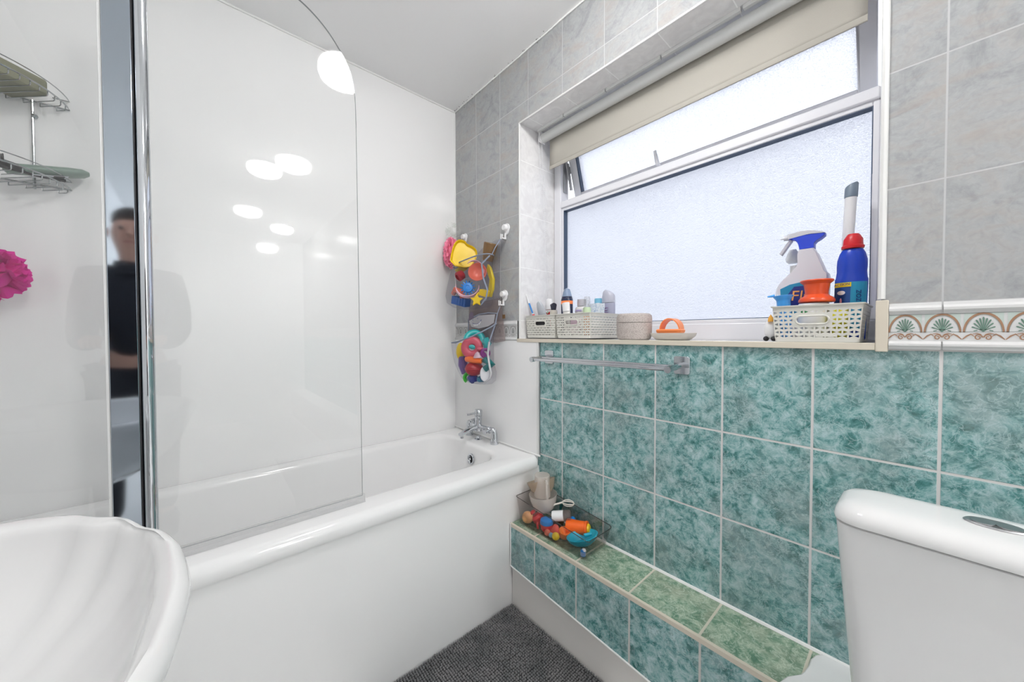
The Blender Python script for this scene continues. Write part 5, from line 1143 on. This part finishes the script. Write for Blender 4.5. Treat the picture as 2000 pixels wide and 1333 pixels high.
sh = T('toy_shoe', mb, col('coral red plastic', (.72,.09,.06), .3), 'coral red toy with a white and blue sole in the middle of the toy box')
mb = MB(); mb.rings([[(.882+a*math.cos(2*PI*j/20), -.108+b*math.sin(2*PI*j/20), F0+z) for j in range(20)] for a, b, z in ((.0365,.0155,.0035),(.0375,.0165,.0045),(.0375,.0165,.0065),(.0365,.0155,.0075))]); mb.build('sole_band', m_w, sh)
mb = MB(); mb.ball((.866,-.140,F0+.0125), .0120, 14); T('toy_ball', mb, m_coral, 'coral ball at the front of the toy box')
mb = MB(); mb.ball((.885,-.139,F0+.010), .0095, 14, (1,1,1)); T('toy_bead', mb, col('pale blue plastic', (.25,.5,.65), .35), 'pale blue bead between the coral and yellow balls')
mb = MB(); mb.ball((.908,-.138,F0+.0150), .0145, 16); T('toy_ball', mb, m_yel, 'yellow ball at the front of the toy box')
bo = thing('toy_boat', 'turquoise toy boat in the right of the toy box', 'toy', (.985,-.1,F0))
mb = MB(); bu_ = Vector((.55,.80,0)).normalized(); bv = Vector((-.80,.55,0)).normalized(); rs = []; bcn = Vector((.994,-.088,F0))
for a, b, z in ((.020,.010,.001),(.036,.022,.006),(.050,.032,.020),(.057,.036,.034),(.059,.038,.037),(.056,.036,.0375),(.046,.028,.020),(.03,.018,.009)):
    rs.append([bcn + bu_*a*math.cos(2*PI*j/32) + bv*b*math.sin(2*PI*j/32) + Vector((0,0,z+.010*math.cos(2*PI*j/32)*(z/.037))) for j in range(32)])
mb.rings(rs, cap0=True, cap1=True); mb.build('hull', m_turq, bo)
mb = MB(); mb.obox(bcn+bu_*.022+Vector((0,0,.038)), (.030,.012,.010), (0,-.15,.97)); mb.build('seat_bench', m_turq, bo, bevel=.003)
fm = thing('toy_figure', 'tiny blue striped toy figure in the right front corner of the toy box', 'toy', (1.035,-.136,F0))
mb = MB(); mb.lathe([(.0001,0),(.0085,0),(.0095,.008),(.0095,.016),(.007,.021),(.0001,.0235)], (1.035,-.136,F0), (0,0,1), 18); mb.build('body', m_blue, fm)
mb = MB()
for k in range(3): mb.lathe([(.0099,0),(.0099,.0012)], (1.035,-.136,F0+.004+.0045*k), (0,0,1), 18, caps=False)
mb.build('stripes', m_w, fm)
mb = MB(); mb.lathe([(.0085,.0185),(.0055,.0235),(.0001,.0255)], (1.035,-.136,F0), (.1,.1,1), 16); mb.build('cap', m_w, fm)
mb = MB(); mb.ball((.900,-.032,F0+.040), .013, 12, (1.3,1,.8)); T('toy_brick', mb, m_blue, 'blue toy lump at the back of the toy box behind the bottle')
mb = MB(); mb.lathe([(.0001,0),(.022,0),(.026,.020),(.020,.032),(.0001,.034)], (.840,-.052,F0+.001), (.1,.1,1), 20); T('toy_pot', mb, m_brown, 'brown toy pot at the back of the toy box')
mb = MB(); mb.tube([(.838,-.030,F0+.060),(.848,-.034,F0+.085),(.858,-.040,F0+.094)], [.006,.008,.005], 8); T('toy_spoon', mb, m_dteal, 'dark teal toy spoon between the bowl and the whisk')

# ================================================================== PERSON (seen in the chrome post)
PXc, PYc = 2.40, -1.425
def skin_body(name, joints, edges, mt, parent, sub=2, root=0):
    me = bpy.data.meshes.new(name); off = wloc(parent)
    me.from_pydata([tuple(Vector(p[:3])-off) for p in joints], edges, []); me.materials.append(mt)
    o = bpy.data.objects.new(name, me); C.objects.link(o); o.parent = parent
    o.modifiers.new('skin', 'SKIN'); sv = me.skin_vertices[0] if me.skin_vertices else None
    if sv is None:
        bm = bmesh.new(); bm.from_mesh(me); bm.verts.layers.skin.verify(); bm.to_mesh(me); bm.free(); sv = me.skin_vertices[0]
    for i, p in enumerate(joints): sv.data[i].radius = (p[3], p[4] if len(p) > 4 else p[3]); sv.data[i].use_root = (i == root)
    q = o.modifiers.new('sd', 'SUBSURF'); q.levels = sub; q.render_levels = sub
    for p in me.polygons: p.use_smooth = True
    o.modifiers['skin'].use_smooth_shade = True
    return o
per = thing('person', 'person in a dark jacket standing, seen reflected in the chrome post', 'person', (PXc, PYc, ZF))
z0 = ZF
def J(dx, dy, z, r, r2=None): return (PXc+dx, PYc+dy, z0+z, r, r2 or r)
skinm = principled('skin', (.62,.36,.27), rough=.5, sub=.1); jkt = principled('dark navy jacket', (.010,.012,.020), rough=.8); trs = principled('dark trousers', (.02,.022,.03), rough=.85)
bj = [J(0,0,.96,.13,.10), J(0,0,1.20,.13,.10), J(0,0,1.42,.15,.10), J(0,0,1.52,.06,.06), J(-.01,0,1.60,.055), J(-.02,0,1.66,.072,.08), J(-.02,0,1.74,.082,.092), J(-.01,0,1.80,.06,.065),
      J(0,.165,1.46,.055), J(-.03,.19,1.18,.042), J(-.22,.16,1.12,.034), J(-.32,.12,1.12,.028), J(-.36,.11,1.12,.034,.02),
      J(0,-.165,1.46,.055), J(-.03,-.19,1.18,.042), J(-.22,-.16,1.12,.034), J(-.32,-.12,1.12,.028), J(-.36,-.11,1.12,.034,.02),
      J(0,.10,.90,.09), J(0,.11,.50,.062), J(0,.11,.09,.042), J(-.14,.12,.035,.035), J(0,-.10,.90,.09), J(0,-.11,.50,.062), J(0,-.11,.09,.042), J(-.14,-.12,.035,.035)]
be = [(0,1),(1,2),(2,3),(3,4),(4,5),(5,6),(6,7),(2,8),(8,9),(9,10),(10,11),(11,12),(2,13),(13,14),(14,15),(15,16),(16,17),(0,18),(18,19),(19,20),(20,21),(0,22),(22,23),(23,24),(24,25)]
# fingers and thumbs
for s_, base in ((1,12),(-1,17)):
    for k in range(4):
        a = len(bj); yk = s_*.115-.0+(k-1.5)*.018
        bj += [J(-.385,yk,1.12+.004,.009), J(-.420-.006*(k in (1,2)),yk-s_*.006,1.108,.008), J(-.432,yk-s_*.016,1.085,.007)]; be += [(base,a),(a,a+1),(a+1,a+2)]
    a = len(bj); bj += [J(-.37,s_*.075,1.135,.010), J(-.395,s_*.055,1.13,.008)]; be += [(base-1,a),(a,a+1)]
skin_body('body', bj, be, skinm, per)
cj = [(p[0],p[1],p[2],p[3]+.022,(p[4])+.022) for p in (bj[0],bj[1],bj[2],bj[8],bj[9],bj[10],bj[11],bj[13],bj[14],bj[15],bj[16])] + [J(0,0,1.555,.078,.078)]
skin_body('jacket', cj, [(0,1),(1,2),(2,3),(3,4),(4,5),(5,6),(2,7),(7,8),(8,9),(9,10),(2,11)], jkt, per)
lj_ = [(p[0],p[1],p[2],p[3]+.018,p[4]+.018) for p in (bj[0],bj[18],bj[19],bj[20],bj[22],bj[23],bj[24])]
skin_body('trousers', lj_, [(0,1),(1,2),(2,3),(0,4),(4,5),(5,6)], trs, per)
for s_ in (1,-1):
    mb = MB(); mb.rings([[(x, y, z0+z) for x, y in rrect(PXc-.055, PYc+s_*.12, hx_, hy_, .04, 5)] for z, hx_, hy_ in ((.002,.14,.05),(.03,.142,.052),(.07,.12,.045),(.10,.06,.045))], cap0=True, cap1=True); mb.build('shoe', m_black, per)
mb = MB(); mb.ball((PXc+.006,PYc,z0+1.785), .088, 18, (.95,1.02,.92), (.35,0,1)); hr = mb.build('hair', col('dark hair', (.035,.025,.02), .8), per)
hr.location.x += .022; hr.location.z += .012
mb = MB(); mb.lathe([(.088,0),(.078,.035),(.070,.070),(.064,.068),(.070,.03)], (PXc-.006,PYc,z0+1.495), (-.12,0,1), 24, caps=False); mb.build('collar', jkt, per)
mb = MB()
for s_ in (1,-1): mb.ball((PXc-.094,PYc+s_*.032,z0+1.735), .010, 10)
mb.build('eyes', col('eye', (.1,.08,.07), .3), per)
mb = MB(); mb.tube([(PXc-.095,PYc,z0+1.74),(PXc-.118,PYc,z0+1.70),(PXc-.098,PYc,z0+1.695)], [.008,.013,.008], 8)
for s_ in (1,-1): mb.ball((PXc-.01,PYc+s_*.098,z0+1.715), .024, 10, (.5,.8,1.2))
mb.build('nose_and_ears', skinm, per)
mb = MB(); mb.tube([(PXc-.098,PYc-.024,z0+1.66),(PXc-.106,PYc,z0+1.662),(PXc-.098,PYc+.024,z0+1.66)], .005, 6); mb.build('mouth', col('lips', (.45,.18,.15), .5), per)
